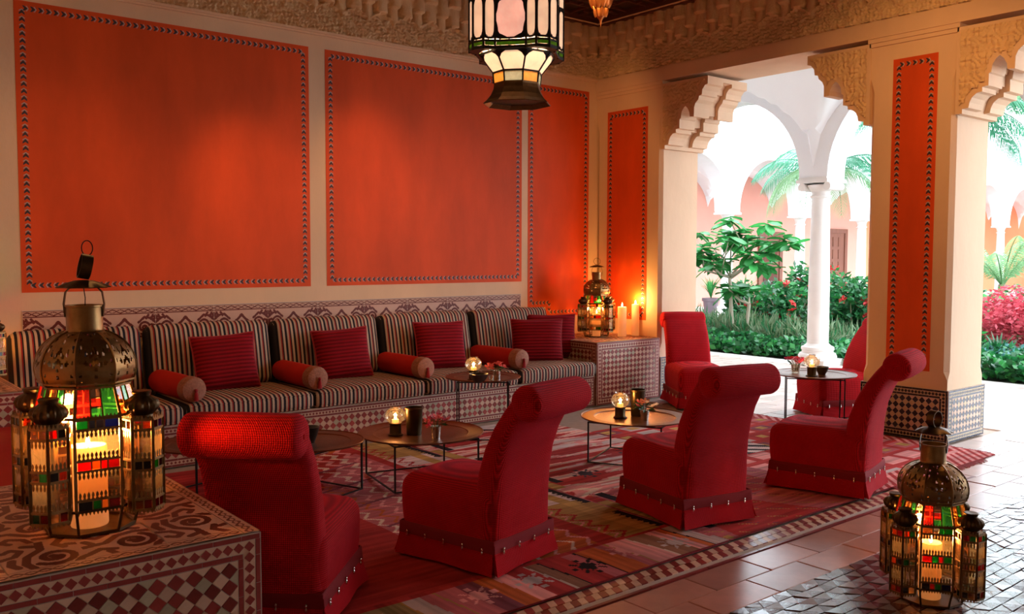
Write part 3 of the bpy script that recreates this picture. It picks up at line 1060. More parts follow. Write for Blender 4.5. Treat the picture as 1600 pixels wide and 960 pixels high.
def vault(name, x0, x1, y0, y1, along, stations, parent, zs=2.66, rise=1.22):
    nx, ny = (22, int((y1 - y0) / .1)) if along == 'y' else (int((x1 - x0) / .12), 22)
    xs, ys = np.meshgrid(np.linspace(x0, x1, nx + 1), np.linspace(y0, y1, ny + 1))
    a = (xs - (x0 + x1) / 2) / ((x1 - x0) / 2) if along == 'y' else (ys - (y0 + y1) / 2) / ((y1 - y0) / 2)
    s_ = ys if along == 'y' else xs
    p = stations[1] - stations[0]
    b = (((s_ - stations[0]) / p) % 1.0 - .5) * 2
    z = zs + rise * np.maximum(np.sqrt(np.clip(1 - a * a, 0, 1)), np.sqrt(np.clip(1 - b * b, 0, 1)))
    V = np.stack([xs, ys, z], -1).reshape(-1, 3)
    I, J = np.meshgrid(np.arange(nx), np.arange(ny))
    q = (J * (nx + 1) + I).reshape(-1)
    F = np.stack([q, q + nx + 1, q + nx + 2, q + 1], 1)
    mb = MB(); mb.v = [tuple(v) for v in V]; mb.f = [tuple(f) for f in F]; mb.mi = [0] * len(mb.f)
    return mb.build(name, M['white_plaster'], parent, smooth=True, sharp=30)


vault('vault', .62, 3.60, -9.45, -.45, 'y', near_y, wall_arcade)
vault('vault', .62, 3.60, -.45, 6.0, 'y', near_y[3:], wall_arcade)
vault('vault', 4.4, 34.9, 6.42, 9.2, 'x', north_x, wall_north)
mb = MB(); mb.box(.62, -8.7, 4.05, 3.62, 9.2, 4.6); mb.build('roof_slab', M['white_plaster'], wall_arcade)
mb = MB(); mb.box(3.62, 6.42, 4.05, 34.9, 9.2, 4.6); mb.build('roof_slab', M['white_plaster'], wall_north)
mb = MB(); mb.box(.2, 9.2, 0, 21.9, 9.6, 4.6)
tag(mb.build('wall_pink', M['pink_wall']), 'pink wall behind the courtyard arcade', kind='structure')
mb = MB(); mb.box(21.9, 9.2, 0, 36, 9.6, 4.6)
tag(mb.build('wall_coral', M['coral_wall']), 'coral wall at the far end of the courtyard', kind='structure')
mb = MB(); mb.box(36, -11, 0, 36.4, 9.6, 4.6)
tag(mb.build('wall_east', M['coral_wall']), kind='structure')
mb = MB(); mb.box(.2, 0.4, 0, .62, 9.2, 4.6)
tag(mb.build('wall_gallery', M['white_plaster']), 'white inner wall of the outer gallery', kind='structure')
mb = MB(); mb.box(3.62, 5.8, -.15, 36, 9.6, .02)
tag(mb.build('terrace', M['stone']), 'pale stone floor of the courtyard arcade', kind='structure')
mb = MB(); mb.box(3.62, -11, -.15, 4.02, 5.8, .0)
tag(mb.build('kerb', M['stone']), 'white stone kerb between gallery and garden', kind='structure')
mb = MB(); mb.grid(lambda u, v: (4.02 + 32 * u, -11 + 16.8 * v, -.03 + .05 * math.sin(9 * u) * math.sin(7 * v)), 24, 16)
tag(mb.build('ground', M['soil']), 'dark soil of the garden beds', kind='structure')

# doors in the far wall
for k, (dx0, dx1, dz) in enumerate(((16.1, 17.0, 2.08), (19.95, 20.75, 2.24))):
    mb = MB()
    mb.box(dx0 - .16, 9.13, 0, dx0, 9.21, dz + .14); mb.box(dx1, 9.13, 0, dx1 + .16, 9.21, dz + .14); mb.box(dx0, 9.13, dz, dx1, 9.21, dz + .14)
    d = tag(mb.build('door_%d' % (k + 1), M['door_wood']), ['brown wooden door with dark glass below, in the pink wall', 'carved brown wooden door further along the pink wall'][k], kind='structure')
    mb = MB(); mb.box(dx0, 9.16, 0, dx1, 9.205, dz); mb.build('door_leaf', M['door_wood'], d)
    if k == 0:
        mb = MB(); mb.box(dx0 + .1, 9.145, .12, dx1 - .1, 9.16, .95); mb.build('pane', M['door_glass'], d)
        mb = MB(); mb.box(dx0 + .1, 9.145, 1.3, dx1 - .1, 9.16, 1.9); mb.build('pane', M['door_glass'], d)
    else:
        for r in range(5):
            for c_ in range(2):
                mb = MB(); mb.box(dx0 + .08 + c_ * .34, 9.14, .15 + r * .41, dx0 + .36 + c_ * .34, 9.16, .46 + r * .41); mb.build('door_panel', M['door_wood'], d)


# ---- planting
NR = np.random.default_rng(11)


def leaf_cloud(name, mats, centers, size, parent=None, up=0.5, narrow=0.45, mi=None, dirs=None):
    """one mesh of many folded leaves at the given points"""
    c = np.asarray(centers, float); n = len(c)
    d = NR.normal(size=(n, 3)) if dirs is None else np.asarray(dirs, float) + NR.normal(size=(n, 3)) * .25
    if dirs is None: d[:, 2] = np.abs(d[:, 2]) * up
    d /= np.linalg.norm(d, axis=1)[:, None]
    s_ = np.cross(d, NR.normal(size=(n, 3))); s_ /= np.linalg.norm(s_, axis=1)[:, None] + 1e-9
    L = size * NR.uniform(.6, 1.3, n)[:, None]
    w = L * narrow
    V = np.stack([c, c + d * L * .5 + s_ * w * .5, c + d * L, c + d * L * .5 - s_ * w * .5], 1).reshape(-1, 3)
    F = np.arange(4 * n).reshape(-1, 4)
    me = bpy.data.meshes.new(name)
    me.vertices.add(4 * n); me.vertices.foreach_set('co', V.astype(np.float32).ravel())
    me.loops.add(4 * n); me.loops.foreach_set('vertex_index', F.astype(np.int32).ravel())
    me.polygons.add(n); me.polygons.foreach_set('loop_start', np.arange(0, 4 * n, 4, dtype=np.int32))
    for mt in (mats if isinstance(mats, list) else [mats]): me.materials.append(mt)
    if isinstance(mats, list): me.polygons.foreach_set('material_index', NR.integers(0, len(mats), n).astype(np.int32) if mi is None else mi)
    me.update(calc_edges=True)
    return link(name, me, parent)


def blob_points(n, c, r, lumps=7):
    """points on the skin of a lumpy mound"""
    c = np.array(c, float); r = np.array(r, float)
    L = c + (NR.uniform(-1, 1, (lumps, 3))) * r * .55
    k = NR.integers(0, lumps, n)
    d = NR.normal(size=(n, 3)); d /= np.linalg.norm(d, axis=1)[:, None]
    p = L[k] + d * r * .55 * NR.uniform(.6, 1.05, n)[:, None]
    p[:, 2] = np.maximum(p[:, 2], .03)
    return p


def strip_points(n, x0, x1, y0, y1, h, fx=7.0):
    x = NR.uniform(x0, x1, n); y = NR.uniform(y0, y1, n)
    top = h * (.7 + .3 * np.sin(fx * x + 2 * np.sin(4 * y)) * np.sin(5.3 * y))
    return np.stack([x, y, top * NR.uniform(.08, 1, n)], 1)


# low green edging, silver grass and blue-green plants: nobody could count them
o = leaf_cloud('ground_cover', [M['leaf_ground'], M['leaf'], M['leaf_dark']], strip_points(16000, 4.04, 5.0, -4.6, 4.2, .27), .10, narrow=.7)
tag(o, 'low glossy green edging plants along the white kerb', 'ground cover', kind='stuff')
o = leaf_cloud('silver_grass', [M['leaf_silver'], M['leaf_silver'], M['leaf_ground']], strip_points(9000, 5.0, 6.6, .1, 4.8, .36), .26, narrow=.10, up=2.5)
tag(o, 'silvery green grass behind the green edging', 'grass', kind='stuff')
o = leaf_cloud('blue_ground_cover', [M['leaf_blue'], M['leaf_ground']], strip_points(6000, 5.0, 6.6, -4.6, .1, .30), .10, narrow=.5)
tag(o, 'blue-green low plants in front of the pink-red shrub', 'ground cover', kind='stuff')
o = leaf_cloud('green_planting', [M['leaf_dark'], M['leaf_ground'], M['leaf']], np.concatenate([strip_points(6000, 8.5, 13, -6, .5, .95), strip_points(6000, 9, 14, .5, 5, .55)]), .17, narrow=.5)
tag(o, 'green planting filling the middle of the courtyard', 'planting', kind='stuff')


def flower_mesh(name, mtl, r=.05, petals=5):
    mb = MB()
    for k in range(petals):
        a = 2 * PI * k / petals
        c, s_ = math.cos(a), math.sin(a); c2, s2 = math.cos(a + .5), math.sin(a + .5); c3, s3 = math.cos(a - .5), math.sin(a - .5)
        mb.add([(0, 0, 0), (c3 * r * .7, s3 * r * .7, r * .45), (c * r, s * r, r * .3) if False else (c * r, s_ * r, r * .3), (c2 * r * .7, s2 * r * .7, r * .45)], [(0, 1, 2, 3)])
    mb.lathe([(r * .12, 0), (r * .18, r * .45), (.0005, r * .6)], 6)
    return mb.mesh(name, mtl)


fl_red, fl_or = flower_mesh('flower', M['petal_red'], .088), flower_mesh('flower', M['petal_peach'], .10)


def flowering_shrub(x, y, r, h, nfl, label, mesh=fl_red, leaves=1500, mats=None):
    t = thing('flowering_shrub', label, 'shrub', (x, y, 0), 0)
    mb = MB()
    for k in range(6):
        a = RND.uniform(0, 2 * PI)
        mb.tube([(0, 0, 0), (math.cos(a) * r * .3, math.sin(a) * r * .3, h * .4), (math.cos(a) * r * .6, math.sin(a) * r * .6, h * .75)], [.018, .013, .006], 5)
    mb.build('stem', M['bark'], t)
    pts = blob_points(leaves, (0, 0, h * .55), (r, r, h * .5), 9)
    tag(leaf_cloud('foliage', mats or [M['leaf_dark'], M['leaf_ground'], M['leaf']], pts, .12, t, narrow=.55), kind='stuff')
    for k in range(nfl):
        p = max((pts[RND.randrange(len(pts))] for _q in range(5)), key=lambda q: -q[0] - q[1] + q[2] * .5)
        f = link('flower', mesh, t, tuple(p * 1.08))
        f.rotation_euler = (RND.uniform(-1.2, 1.2), RND.uniform(-1.4, .2), RND.uniform(0, 6))


GR = 'red flowering shrubs in the garden'
flowering_shrub(7.3, 3.25, .50, .62, 9, 'flowering shrub left of the slender leafy tree, behind silver grass', leaves=1500)
flowering_shrub(6.9, 2.85, .60, .95, 12, 'flowering shrub directly behind the slender leafy tree', leaves=1500)
flowering_shrub(6.5, 1.75, .62, 1.0, 16, 'flowering shrub just left of the near white column', leaves=1700)
flowering_shrub(6.4, .55, .68, 1.12, 22, 'big flowering shrub just right of the near white column', leaves=2200)
flowering_shrub(8.0, 2.2, .60, 1.25, 10, 'tall flowering shrub at the back, left of the near white column', leaves=1500)
flowering_shrub(5.9, -1.35, .34, .62, 7, 'small orange flowering shrub in front of the pink-red shrub', fl_or, 700)

# pink-red shrub
t = thing('red_leaf_shrub', 'rounded pink-red leaved shrub beyond the square pillar', 'shrub', (7.1, -1.9, 0))
mb = MB()
for k in range(8):
    a = 2 * PI * k / 8
    mb.tube([(0, 0, 0), (math.cos(a) * .2, math.sin(a) * .2, .3), (math.cos(a) * .5, math.sin(a) * .5, .6)], [.018, .012, .006], 5)
mb.build('stem', M['bark'], t)
tag(leaf_cloud('foliage', M['leaf_red'], blob_points(4200, (0, 0, .60), (.80, .95, .42), 16), .10, t, narrow=.4), kind='stuff')


# spiky plant: each strap leaf curves out of the base
def spiky(name, label, cat, loc, n, L, mtl, z0=0.0, pot=False, group=None):
    t = thing(name, label, cat, loc)
    for k in range(n):
        a = 2 * PI * k / n + RND.uniform(-.2, .2); l = L * RND.uniform(.7, 1.1); lean = RND.uniform(.25, 1.0)
        mb = MB()
        c, s_ = math.cos(a), math.sin(a)
        pts = [(lean * l * q * (.4 + .6 * q), l * (q - .45 * lean * q * q)) for q in (0, .3, .6, .85, 1)]
        wd = (.014, .022, .018, .010, .001)
        vs = []
        for (rr, zz), w in zip(pts, wd):
            for sd in (-1, 1): vs.append((c * rr - s_ * w * sd, s_ * rr + c * w * sd, z0 + zz))
        mb.add(vs, [(2 * i, 2 * i + 1, 2 * i + 3, 2 * i + 2) for i in range(4)])
        mb.build('leaf', mtl, t)
    if pot:
        mb = MB(); mb.lathe([(.15, 0), (.19, z0 * .8), (.22, z0 * .82), (.22, z0), (.19, z0), (.18, z0 * .85), (0.001, z0 * .85)], 20); mb.build('pot', M['pot'], t, smooth=True)
    return t


spiky('spiky_plant', 'dark spiky plant at the foot of the pink-red shrub', 'plant', (6.0, -1.9, 0), 26, .5, M['leaf_dark'])
spiky('potted_plant', 'arching strap-leaved plant in a grey pot under the far arcade', 'plant', (10.62, 6.75, .02), 34, .62, M['leaf'], .42, True)
spiky('potted_plant', 'second strap-leaved potted plant, seen behind the slender tree', 'plant', (11.95, 6.75, .02), 30, .62, M['leaf'], .42, True)

# slender tree with big leaves
tree = thing('leafy_tree', 'slender pale-stemmed tree with large glossy leaves in the bed', 'tree', (5.2, 2.0, 0))
tips = []
stems = MB()
for (px_, py_, lean) in ((0, 0, (.05, .12)), (.10, -.16, (.04, -.03))):
    base_ = Vector((px_, py_, 0)); top_ = Vector((px_ + lean[0], py_ + lean[1], 1.02 if px_ == 0 else .62))
    stems.tube([base_, base_.lerp(top_, .5) + Vector((.02, .02, 0)), top_], [.040, .032, .028], 8)
    for k in range(7 if px_ == 0 else 3):
        a = 2 * PI * k / 7 + .4
        R_ = RND.uniform(.45, .80) if px_ == 0 else .3
        end = top_ + Vector((math.cos(a) * R_ * .75, math.sin(a) * R_ * 1.2, RND.uniform(.18, .82) if px_ == 0 else .22))
        midp = top_.lerp(end, .5) + Vector((0, 0, -.05))
        stems.tube([top_, midp, end], [.022, .016, .011], 6)
        tips.append(end)
        if px_ == 0:
            for q in (0, 1):
                e2 = midp + Vector((RND.uniform(-.25, .25), RND.uniform(-.38, .38), RND.uniform(-.05, .55)))
                stems.tube([midp, e2], [.012, .008], 5); tips.append(e2)


def big_leaf(L, W_):
    mb = MB()
    rows = ((0, .06), (.25, .7), (.55, 1.0), (.8, .75), (1.0, .02))
    vs = []
    for q, w in rows:
        z = -.18 * q * q * L
        vs += [(q * L, -w * W_ / 2, z + .012), (q * L, 0, z - .004), (q * L, w * W_ / 2, z + .012)]
    fs = []
    for i in range(4):
        fs += [(3 * i, 3 * i + 3, 3 * i + 4, 3 * i + 1), (3 * i + 1, 3 * i + 4, 3 * i + 5, 3 * i + 2)]
    mb.add(vs, fs)
    return mb.mesh('leaf', M['leaf'], True)


for e2 in ((.10, -.95, 1.50), (.25, -.75, 1.62), (.0, -.60, 1.38), (.15, .80, 1.70)):
    e2 = Vector(e2); s_ = MB(); stems.tube([Vector((.05, .1, 1.0)), Vector((.06, .1, 1.0)).lerp(e2, .5) + Vector((0, 0, .08)), e2], [.016, .012, .008], 5); tips.insert(0, e2)
lm = [big_leaf(.33, .15), big_leaf(.27, .125)]
stems.build('stem', M['bark'], tree, smooth=True)
cnt = 0
for tp in tips:
    nl = 10
    for k in range(nl):
        if cnt >= 295: break
        a = 2 * PI * k / nl + RND.uniform(-.3, .3)
        l = link('leaf', lm[k % 2], tree, tp + Vector((0, 0, RND.uniform(-.06, .05))))
        l.rotation_euler = (RND.uniform(-.35, .35), RND.uniform(-.45, .55), a)
        cnt += 1

tree.scale = (1.0, 1.06, 1.10)


# palms
def frond_mesh(L, mtl, droop=.9, rise=.55, nl=34, ll=.42):
    mb = MB()
    def spine(q): return Vector((L * (q - .18 * droop * q ** 3), 0, L * (rise * q - droop * q * q * .75)))
    mb.tube([spine(i / 10) for i in range(11)], [.018 * (1 - .8 * i / 10) for i in range(11)], 5)
    for i in range(nl):
        q = .12 + .86 * i / nl
        p = spine(q); d = (spine(q + .02) - spine(q - .02)).normalized()
        l = ll * (math.sin(PI * min(1, q * .9 + .12)) ** .6) * RND.uniform(.85, 1.1)
        for sd in (-1, 1):
            out = (Vector((0, sd, 0)) * .75 + d * .75 + Vector((0, 0, -.35))).normalized()
            mid_ = p + out * l * .5
            tip = p + out * l + Vector((0, 0, -.35 * l))
            w = d * .012
            mb.add([p - w * .5, p + w * .5, mid_ + w, mid_ - w, tip], [(0, 1, 2, 3), (3, 2, 4)])
    return mb.mesh('frond', mtl)


def palm(loc, h, fronds, label, r=.10):
    t = thing('palm_tree', label, 'palm', loc)
    mb = MB()
    zz = [h * i / 14 for i in range(15)]
    mb.tube([(0.02 * math.sin(3 * z / h), 0, z) for z in zz], [r * (1.15 - .35 * i / 14) * (1 + .06 * (i % 2)) for i in range(15)], 10)
    mb.build('trunk', M['palm_bark'], t)
    for (me, az, pitch) in fronds:
        f = link('frond', me, t, (0, 0, h - .05))
        f.rotation_euler = (0, -pitch, az)
    return t


f1 = frond_mesh(1.55, M['palm_leaf'], 1.05, .65, 32, .46); f2 = frond_mesh(1.4, M['palm_pale'], 1.35, .5, 30, .50)
f3 = frond_mesh(2.05, M['palm_leaf'], .95, .6, 40, .60); f4 = frond_mesh(2.2, M['palm_pale'], 1.0, .75, 40, .62)
palm((7.34, 1.71, 0), 3.05, [(f1, a, RND.uniform(-.12, .2)) for a in np.linspace(0, 2 * PI, 10)[:-1] + .25] + [(f2, a, -.1) for a in (2.0, 2.7, 3.4, 5.3, .2)],
     'palm whose trunk hides behind the near white column', .08)
palm((7.9, .05, 0), 3.95, [(f3, a, RND.uniform(-.15, .2)) for a in np.linspace(0, 2 * PI, 12)[:-1]] + [(f4, a, RND.uniform(-.1, .3)) for a in (4.2, 4.75, 5.3, 5.8, 1.5, 2.2)] + [(f3, 5.45, -.45), (f3, 5.7, -.25), (f4, 5.6, .05), (f3, 5.2, -.3), (f3, 2.46, -.25), (f4, 2.3, .1)],
     'larger palm hidden behind the square pillar', .11)
plume = frond_mesh(1.3, M['palm_pale'], .8, 1.1, 34, .34)
t = thing('feathery_palm', 'low pale feathery palm beyond the pink-red shrub', 'palm', (12.6, .75, 0))
mb = MB(); mb.tube([(0, 0, 0), (0, 0, .9)], [.12, .09], 8); mb.build('trunk', M['palm_bark'], t)
for k in range(13):
    f = link('frond', plume, t, (0, 0, .85)); f.rotation_euler = (0, -RND.uniform(.0, .45), 2 * PI * k / 13)

# ------------------------------------------------------------------ BENCH, PEDESTALS
RL = (M['tile_red'], (M['tile_cream'], M['tile_green'], M['tile_cream']), M['tile_red'])
bench = thing('tiled_bench', 'long built-in bench base faced in red and cream diamond tiles', 'bench', (-3.455, -.48, 0))
mb = MB(); mb.box(-2.525, -.45, 0, 2.525, .47, .30); mb.build('base', M['pale_grout'], bench)
zellige(bench, (-2.525, -.45, 0), (1, 0, 0), (0, 0, 1), (0, -1, 0), 5.05, .29, .056, *RL, band=.042, as_objects='d', limit=290)

side_bench = thing('side_bench', 'dark side bench base behind the big brass lantern', 'bench', (-6.49, -2.25, 0))
mb = MB(); mb.box(-.49, -1.25, 0, .49, 1.27, .29); mb.build('base', M['pale_grout'], side_bench)
zellige(side_bench, (.49, -1.25, 0), (0, 1, 0), (0, 0, 1), (1, 0, 0), 2.5, .29, .056, *RL, band=.042)

# arabesque top tile (a quarter of a mirrored figure)
TQ = .236
nq = 84
X, Y = np.meshgrid((np.arange(nq) + .5) / nq * TQ, (np.arange(nq) + .5) / nq * TQ)
st = [(spiral(.075, .085, .068, .015, 2.2, 1.4), 0.0123), ([(.075, .085), (.082, .09)], 0.0156), ([(.0, .16), (.05, .175), (.11, .16), (.16, .11), (.235, .10)], 0.0130),
      ([(.12, .235), (.135, .19), (.175, .165), (.2, .19), (.18, .215)], 0.0117), ([(.15, .04), (.19, .06), (.235, .03)], 0.0130), ([(.16, .0), (.17, .03)], 0.0117),
      ([(.03, .20), (.06, .215), (.10, .205)], 0.0130), ([(.03, .0), (.02, .02), (.0, .035)], 0.0130), ([(.2, .12), (.215, .15)], 0.0130), ([(.0, .09), (.015, .1)], 0.0130)]
topc = paint(X, Y, st)
nb = 84
Xb, Yb = np.meshgrid((np.arange(nb) + .5) / nb * TQ, (np.arange(20) + .5) / 20 * .056)
wv = (np.abs(Yb - .028 - .012 * np.sin(2 * PI * Xb / .0787)) < .0052) | (np.abs(Yb - .028 + .010 * np.sin(2 * PI * Xb / .0787)) < .0030) | (Yb < .004) | (Yb > .052)
borc = np.where(wv[..., None], INK, GROUND)
_top_meshes = {}


def pedestal(label, x0, x1, y0, y1, h, faces, objs='', limit=290):
    cx, cy = (x0 + x1) / 2, (y0 + y1) / 2
    t = thing('tiled_pedestal', label, 'pedestal', (cx, cy, 0))
    a, b, c, d = x0 - cx, x1 - cx, y0 - cy, y1 - cy
    mb = MB(); mb.box(a, c, 0, b, d, h - .005); mb.build('base', M['pale_grout'], t)
    if 'f' in faces: zellige(t, (a, c, 0), (1, 0, 0), (0, 0, 1), (0, -1, 0), b - a, h - .006, .0535, *RL, band=.056, as_objects=objs, limit=limit, small=.034)
    if 'l' in faces: zellige(t, (a, d, 0), (0, -1, 0), (0, 0, 1), (-1, 0, 0), d - c, h - .006, .0535, *RL, band=.056, small=.034)
    if 'r' in faces: zellige(t, (b, c, 0), (0, 1, 0), (0, 0, 1), (1, 0, 0), d - c, h - .006, .0535, *RL, band=.056, small=.034)
    if 't' not in _top_meshes:
        q = color_grid('tile', (0, 0, 0), (1, 0, 0), (0, 1, 0), nq, nq, TQ - .002, TQ - .002, topc, M['tile_print'])
        e = color_grid('tile', (0, 0, 0), (1, 0, 0), (0, 1, 0), nb, 20, TQ - .002, .054, borc, M['tile_print'])
        q2 = color_grid('tile', (0, 0, 0), (1, 0, 0), (0, 1, 0), nq, nq, TQ - .002, TQ - .002, topc[:, ::-1], M['tile_print'])
        _top_meshes['t'], _top_meshes['e'], _top_meshes['m'] = q.data, e.data, q2.data
        for o_ in (q, e, q2): bpy.data.objects.remove(o_)
    nx = round((b - a - .112) / TQ); ny = round((d - c - .112) / TQ)
    sx, sy = (b - a - .112) / (nx * TQ), (d - c - .112) / (ny * TQ)
    for i in range(nx):
        for j in range(ny):
            # mirrored pairs: quarter turns keep the figure whole
            rot = {(0, 0): 0, (1, 0): PI / 2, (1, 1): PI, (0, 1): -PI / 2}[(i % 2, j % 2)]
            o_ = link('tile', _top_meshes['t'] if (i // 2) % 2 == 0 else _top_meshes['m'], t)
            px_ = a + .056 + TQ * sx * (i + (1 if rot in (PI / 2, PI) else 0)); py_ = c + .056 + TQ * sy * (j + (1 if rot in (PI, -PI / 2) else 0))
            o_.location = (px_, py_, h); o_.rotation_euler = (0, 0, rot); o_.scale = (sx, sy, 1) if rot in (0, PI) else (sy, sx, 1)
    for i in range(nx):
        for yy, rz, fl in ((c, 0, 0), (d, PI, 1)):
            o_ = link('tile', _top_meshes['e'], t); o_.location = (a + .056 + TQ * sx * (i + fl), yy, h); o_.rotation_euler = (0, 0, rz); o_.scale = (sx, 1, 1)
    ny2 = (d - c) / TQ
    k = max(1, round(ny2)); s2 = ny2 / k
    for i in range(k):
        for xx, rz, fl in ((a, -PI / 2, 1), (b, PI / 2, 0)):
            o_ = link('tile', _top_meshes['e'], t); o_.location = (xx, c + TQ * s2 * (i + fl), h); o_.rotation_euler = (0, 0, rz); o_.scale = (s2, 1, 1)
    return t


PH = .632
pedestal('large tiled pedestal under the big near lantern, bottom corner of the picture', -6.985, -6.02, -4.61, -3.50, PH, 'fr', 'dl', 290)
pedestal('pale tiled pedestal at the far end of the bench, with candles', -.925, -.002, -.955, -.012, PH, 'fl')
pedestal('dim tiled pedestal at the near end of the bench, mostly out of frame', -6.96, -5.985, -.955, -.012, PH, 'fr')

# ------------------------------------------------------------------ CUSHIONS
sb = [-5.975, -4.99, -3.99, -2.955, -1.935, -.935]
pos = ['first', 'second', 'third', 'fourth', 'last']
near = ['behind the big brass lantern', 'behind the nearest red chair', 'with the second red pillow', 'under the taller round side table', 'beside the pale candle pedestal']


def crown(w, d, amt):
    return lambda q: (q[0], q[1], q[2] + (amt * (1 - (2 * q[0] / w) ** 4) * (1 - (2 * q[1] / d) ** 4) if q[2] > 0 else 0))


for k in range(5):
    w = sb[k + 1] - sb[k] - .012
    mb = MB(); d_ = .77
    mb.rbox(w, d_, .135, .045, 3, (8, 6, 2), fn=crown(w, d_, .022))
    t = tag(mb.build('seat_cushion', M['stripe'], None, True, 60, ((sb[k] + sb[k + 1]) / 2, -.60, .369)),
            'striped seat cushion on the tiled bench, %s' % near[k], 'cushion', 'striped seat cushions')
    pp = MB()
    for z_ in (.052, -.052):
        e = .014
        pp.tube([(-w / 2 + .03, -d_ / 2 + e - .006, z_), (w / 2 - .03, -d_ / 2 + e - .006, z_)], .006, 5)
    pp.build('piping', M['stripe'], t)
bb = [-5.96, -5.03, -4.0, -2.965, -1.93, -.90]
near2 = ['whose end shows left of the brass lantern', 'behind the first red pillow', 'behind the second red pillow', 'behind the third red pillow', 'nearest the pale pedestal']
for k in range(5):
    w = bb[k + 1] - bb[k] - .035
    mb = MB()
    def puff(q, w=w):
        e = (1 - abs(2 * q[0] / w) ** 3.0) * (1 - abs(2 * q[2] / .52) ** 3.0)
        return (q[0], q[1] + (-.035 if q[1] < 0 else .01) * e, q[2] + (.012 * (1 - (2 * q[0] / w) ** 2) if q[2] > 0 else 0))
    mb.rbox(w, .17, .52, .06, 3, (8, 2, 6), fn=puff)
    o = tag(mb.build('back_cushion', M['stripe'], None, True, 60, ((bb[k] + bb[k + 1]) / 2, -.175, .685)),
            'striped back cushion against the wall, %s' % near2[k], 'cushion', 'striped back cushions')
    o.rotation_euler = (math.radians(-11), 0, 0)
    pp = MB(); pp.tube([(-w / 2 + .04, -.055, .255), (w / 2 - .04, -.055, .255)], .006, 5); pp.build('piping', M['stripe'], o)


def shade_ends(o):
    """the short ends of a ticking cushion are coloured dark for the shade in the gaps"""
    o.data.materials.append(M['gap_shade'])
    for q in o.data.polygons:
        if abs(q.normal.x) > .80: q.material_index = 1


for o in [c for c in COL.objects if c.parent is None and c.name.startswith(('seat_cushion', 'back_cushion'))]: shade_ends(o)


def pillow_mesh(w, h, t_):
    mb = MB()
    n = 22
    def surf(sg):
        def fn(u, v):
            a, b = 2 * u - 1, 2 * v - 1
            th_ = t_ / 2 * (max(0, 1 - a ** 4) * max(0, 1 - b ** 4)) ** .55
            pin = 1 - .07 * (1 - a * a) * abs(b) ** 3; pin2 = 1 - .07 * (1 - b * b) * abs(a) ** 3
            return (a * w / 2 * pin2, sg * th_, b * h / 2 * pin)
        return fn
    mb.grid(surf(-1), n, n)
    o_ = len(mb.v)
    mb.grid(lambda u, v: surf(1)(1 - u, v), n, n)
    return mb.mesh('pillow_cover', M['pillow'], True, 70)


def red_pillow(loc, rz, tilt, label, w=.49, h=.45, roll=0.0):
    t = thing('red_pillow', label, 'pillow', loc, 0, 'red corded throw pillows')
    t.rotation_euler = (math.radians(tilt), math.radians(roll), math.radians(rz))
    link('pillow_cover', pillow_mesh(w, h, .19), t)
    mb = MB()
    n = 12; pts = []
    for (a0, b0, a1, b1) in ((-1, -1, 1, -1), (1, -1, 1, 1), (1, 1, -1, 1), (-1, 1, -1, -1)):
        for i in range(n):
            a = a0 + (a1 - a0) * i / n; b = b0 + (b1 - b0) * i / n
            pin = 1 - .07 * (1 - a * a) * abs(b) ** 3; pin2 = 1 - .07 * (1 - b * b) * abs(a) ** 3
            pts.append((a * w / 2 * pin2, 0, b * h / 2 * pin))
    mb.tube(pts + pts[:1], .008, 6, False)
    mb.build('piping', M['piping'], t, smooth=True)
    return t


red_pillow((-4.50, -.47, .655), -8, -16, 'first red corded pillow on the bench, nearest the brass lantern', roll=-3)
red_pillow((-3.48, -.47, .648), -10, -16, 'second red corded pillow, between two scarlet bolsters', roll=-3)
red_pillow((-2.47, -.47, .660), -14, -15, 'third red corded pillow, left of the taller side table')
red_pillow((-1.37, -.56, .640), -32, -13, 'red corded pillow leaning in front of another, right end of bench', w=.52)
red_pillow((-1.04, -.40, .665), -30, -13, 'red corded pillow half hidden behind another, beside the pedestal', w=.52)
red_pillow((-6.62, -1.35, .60), -40, -18, 'dim red pillow at the picture edge beside the brass lantern', w=.52)
mb = MB(); mb.rbox(.95, 2.46, .135, .045, 3, (4, 8, 2), fn=crown(.95, 2.46, .02))
tag(mb.build('seat_cushion', M['bolster'], None, True, 60, (-6.49, -2.24, .3625)), 'dark red seat cushion on the side bench', 'cushion')


def bolster(x, label, k):
    t = thing('bolster', label, 'bolster', (x, -.60, .534), 0, 'scarlet bolsters across the bench')
    t.rotation_euler = (0, 0, math.radians(k))
    L = .70
    mb = MB(); mb.T = Matrix.Rotation(PI / 2, 4, 'X')
    mb.lathe([(.078, -L / 2 + .02), (.088, -L / 2 + .06), (.090, 0), (.088, L / 2 - .10)], 28)
    mb.build('cover', M['bolster'], t, True)
    mb = MB(); mb.T = Matrix.Rotation(PI / 2, 4, 'X')
    mb.lathe([(.088, L / 2 - .10), (.0925, L / 2 - .095), (.0925, L / 2 - .03), (.085, L / 2 - .006), (.06, L / 2 + .006), (.02, L / 2 + .010), (.0005, L / 2 + .010)], 28, rib=lambda a, z: 1 + .012 * math.sin(14 * a))
    mb.build('embroidered_end', M['bolster_end'], t, True)
    mb = MB(); mb.T = Matrix.Rotation(PI / 2, 4, 'X'); mb.lathe([(.0005, -L / 2 - .005), (.05, -L / 2), (.078, -L / 2 + .02)], 20); mb.build('cover_end', M['bolster'], t, True)
    mb = MB(); mb.lathe([(.0005, .012), (.010, .008), (.013, 0), (.008, -.012), (.012, -.02), (.018, -.075), (.0005, -.078)], 10, 0, -L / 2 - .022)
    mb.build('tassel', M['trim_band'], t, True)
    return t


for x, k, lb in ((-4.93, 3, 'scarlet bolster nearest the brass lantern, tan embroidered end'), (-3.95, 0, 'scarlet bolster between the first and second red pillows'),
                 (-2.95, 1, 'scarlet bolster between the second and third red pillows'), (-1.90, 3, 'scarlet bolster behind the taller round side table')):
    bolster(x, lb, k)

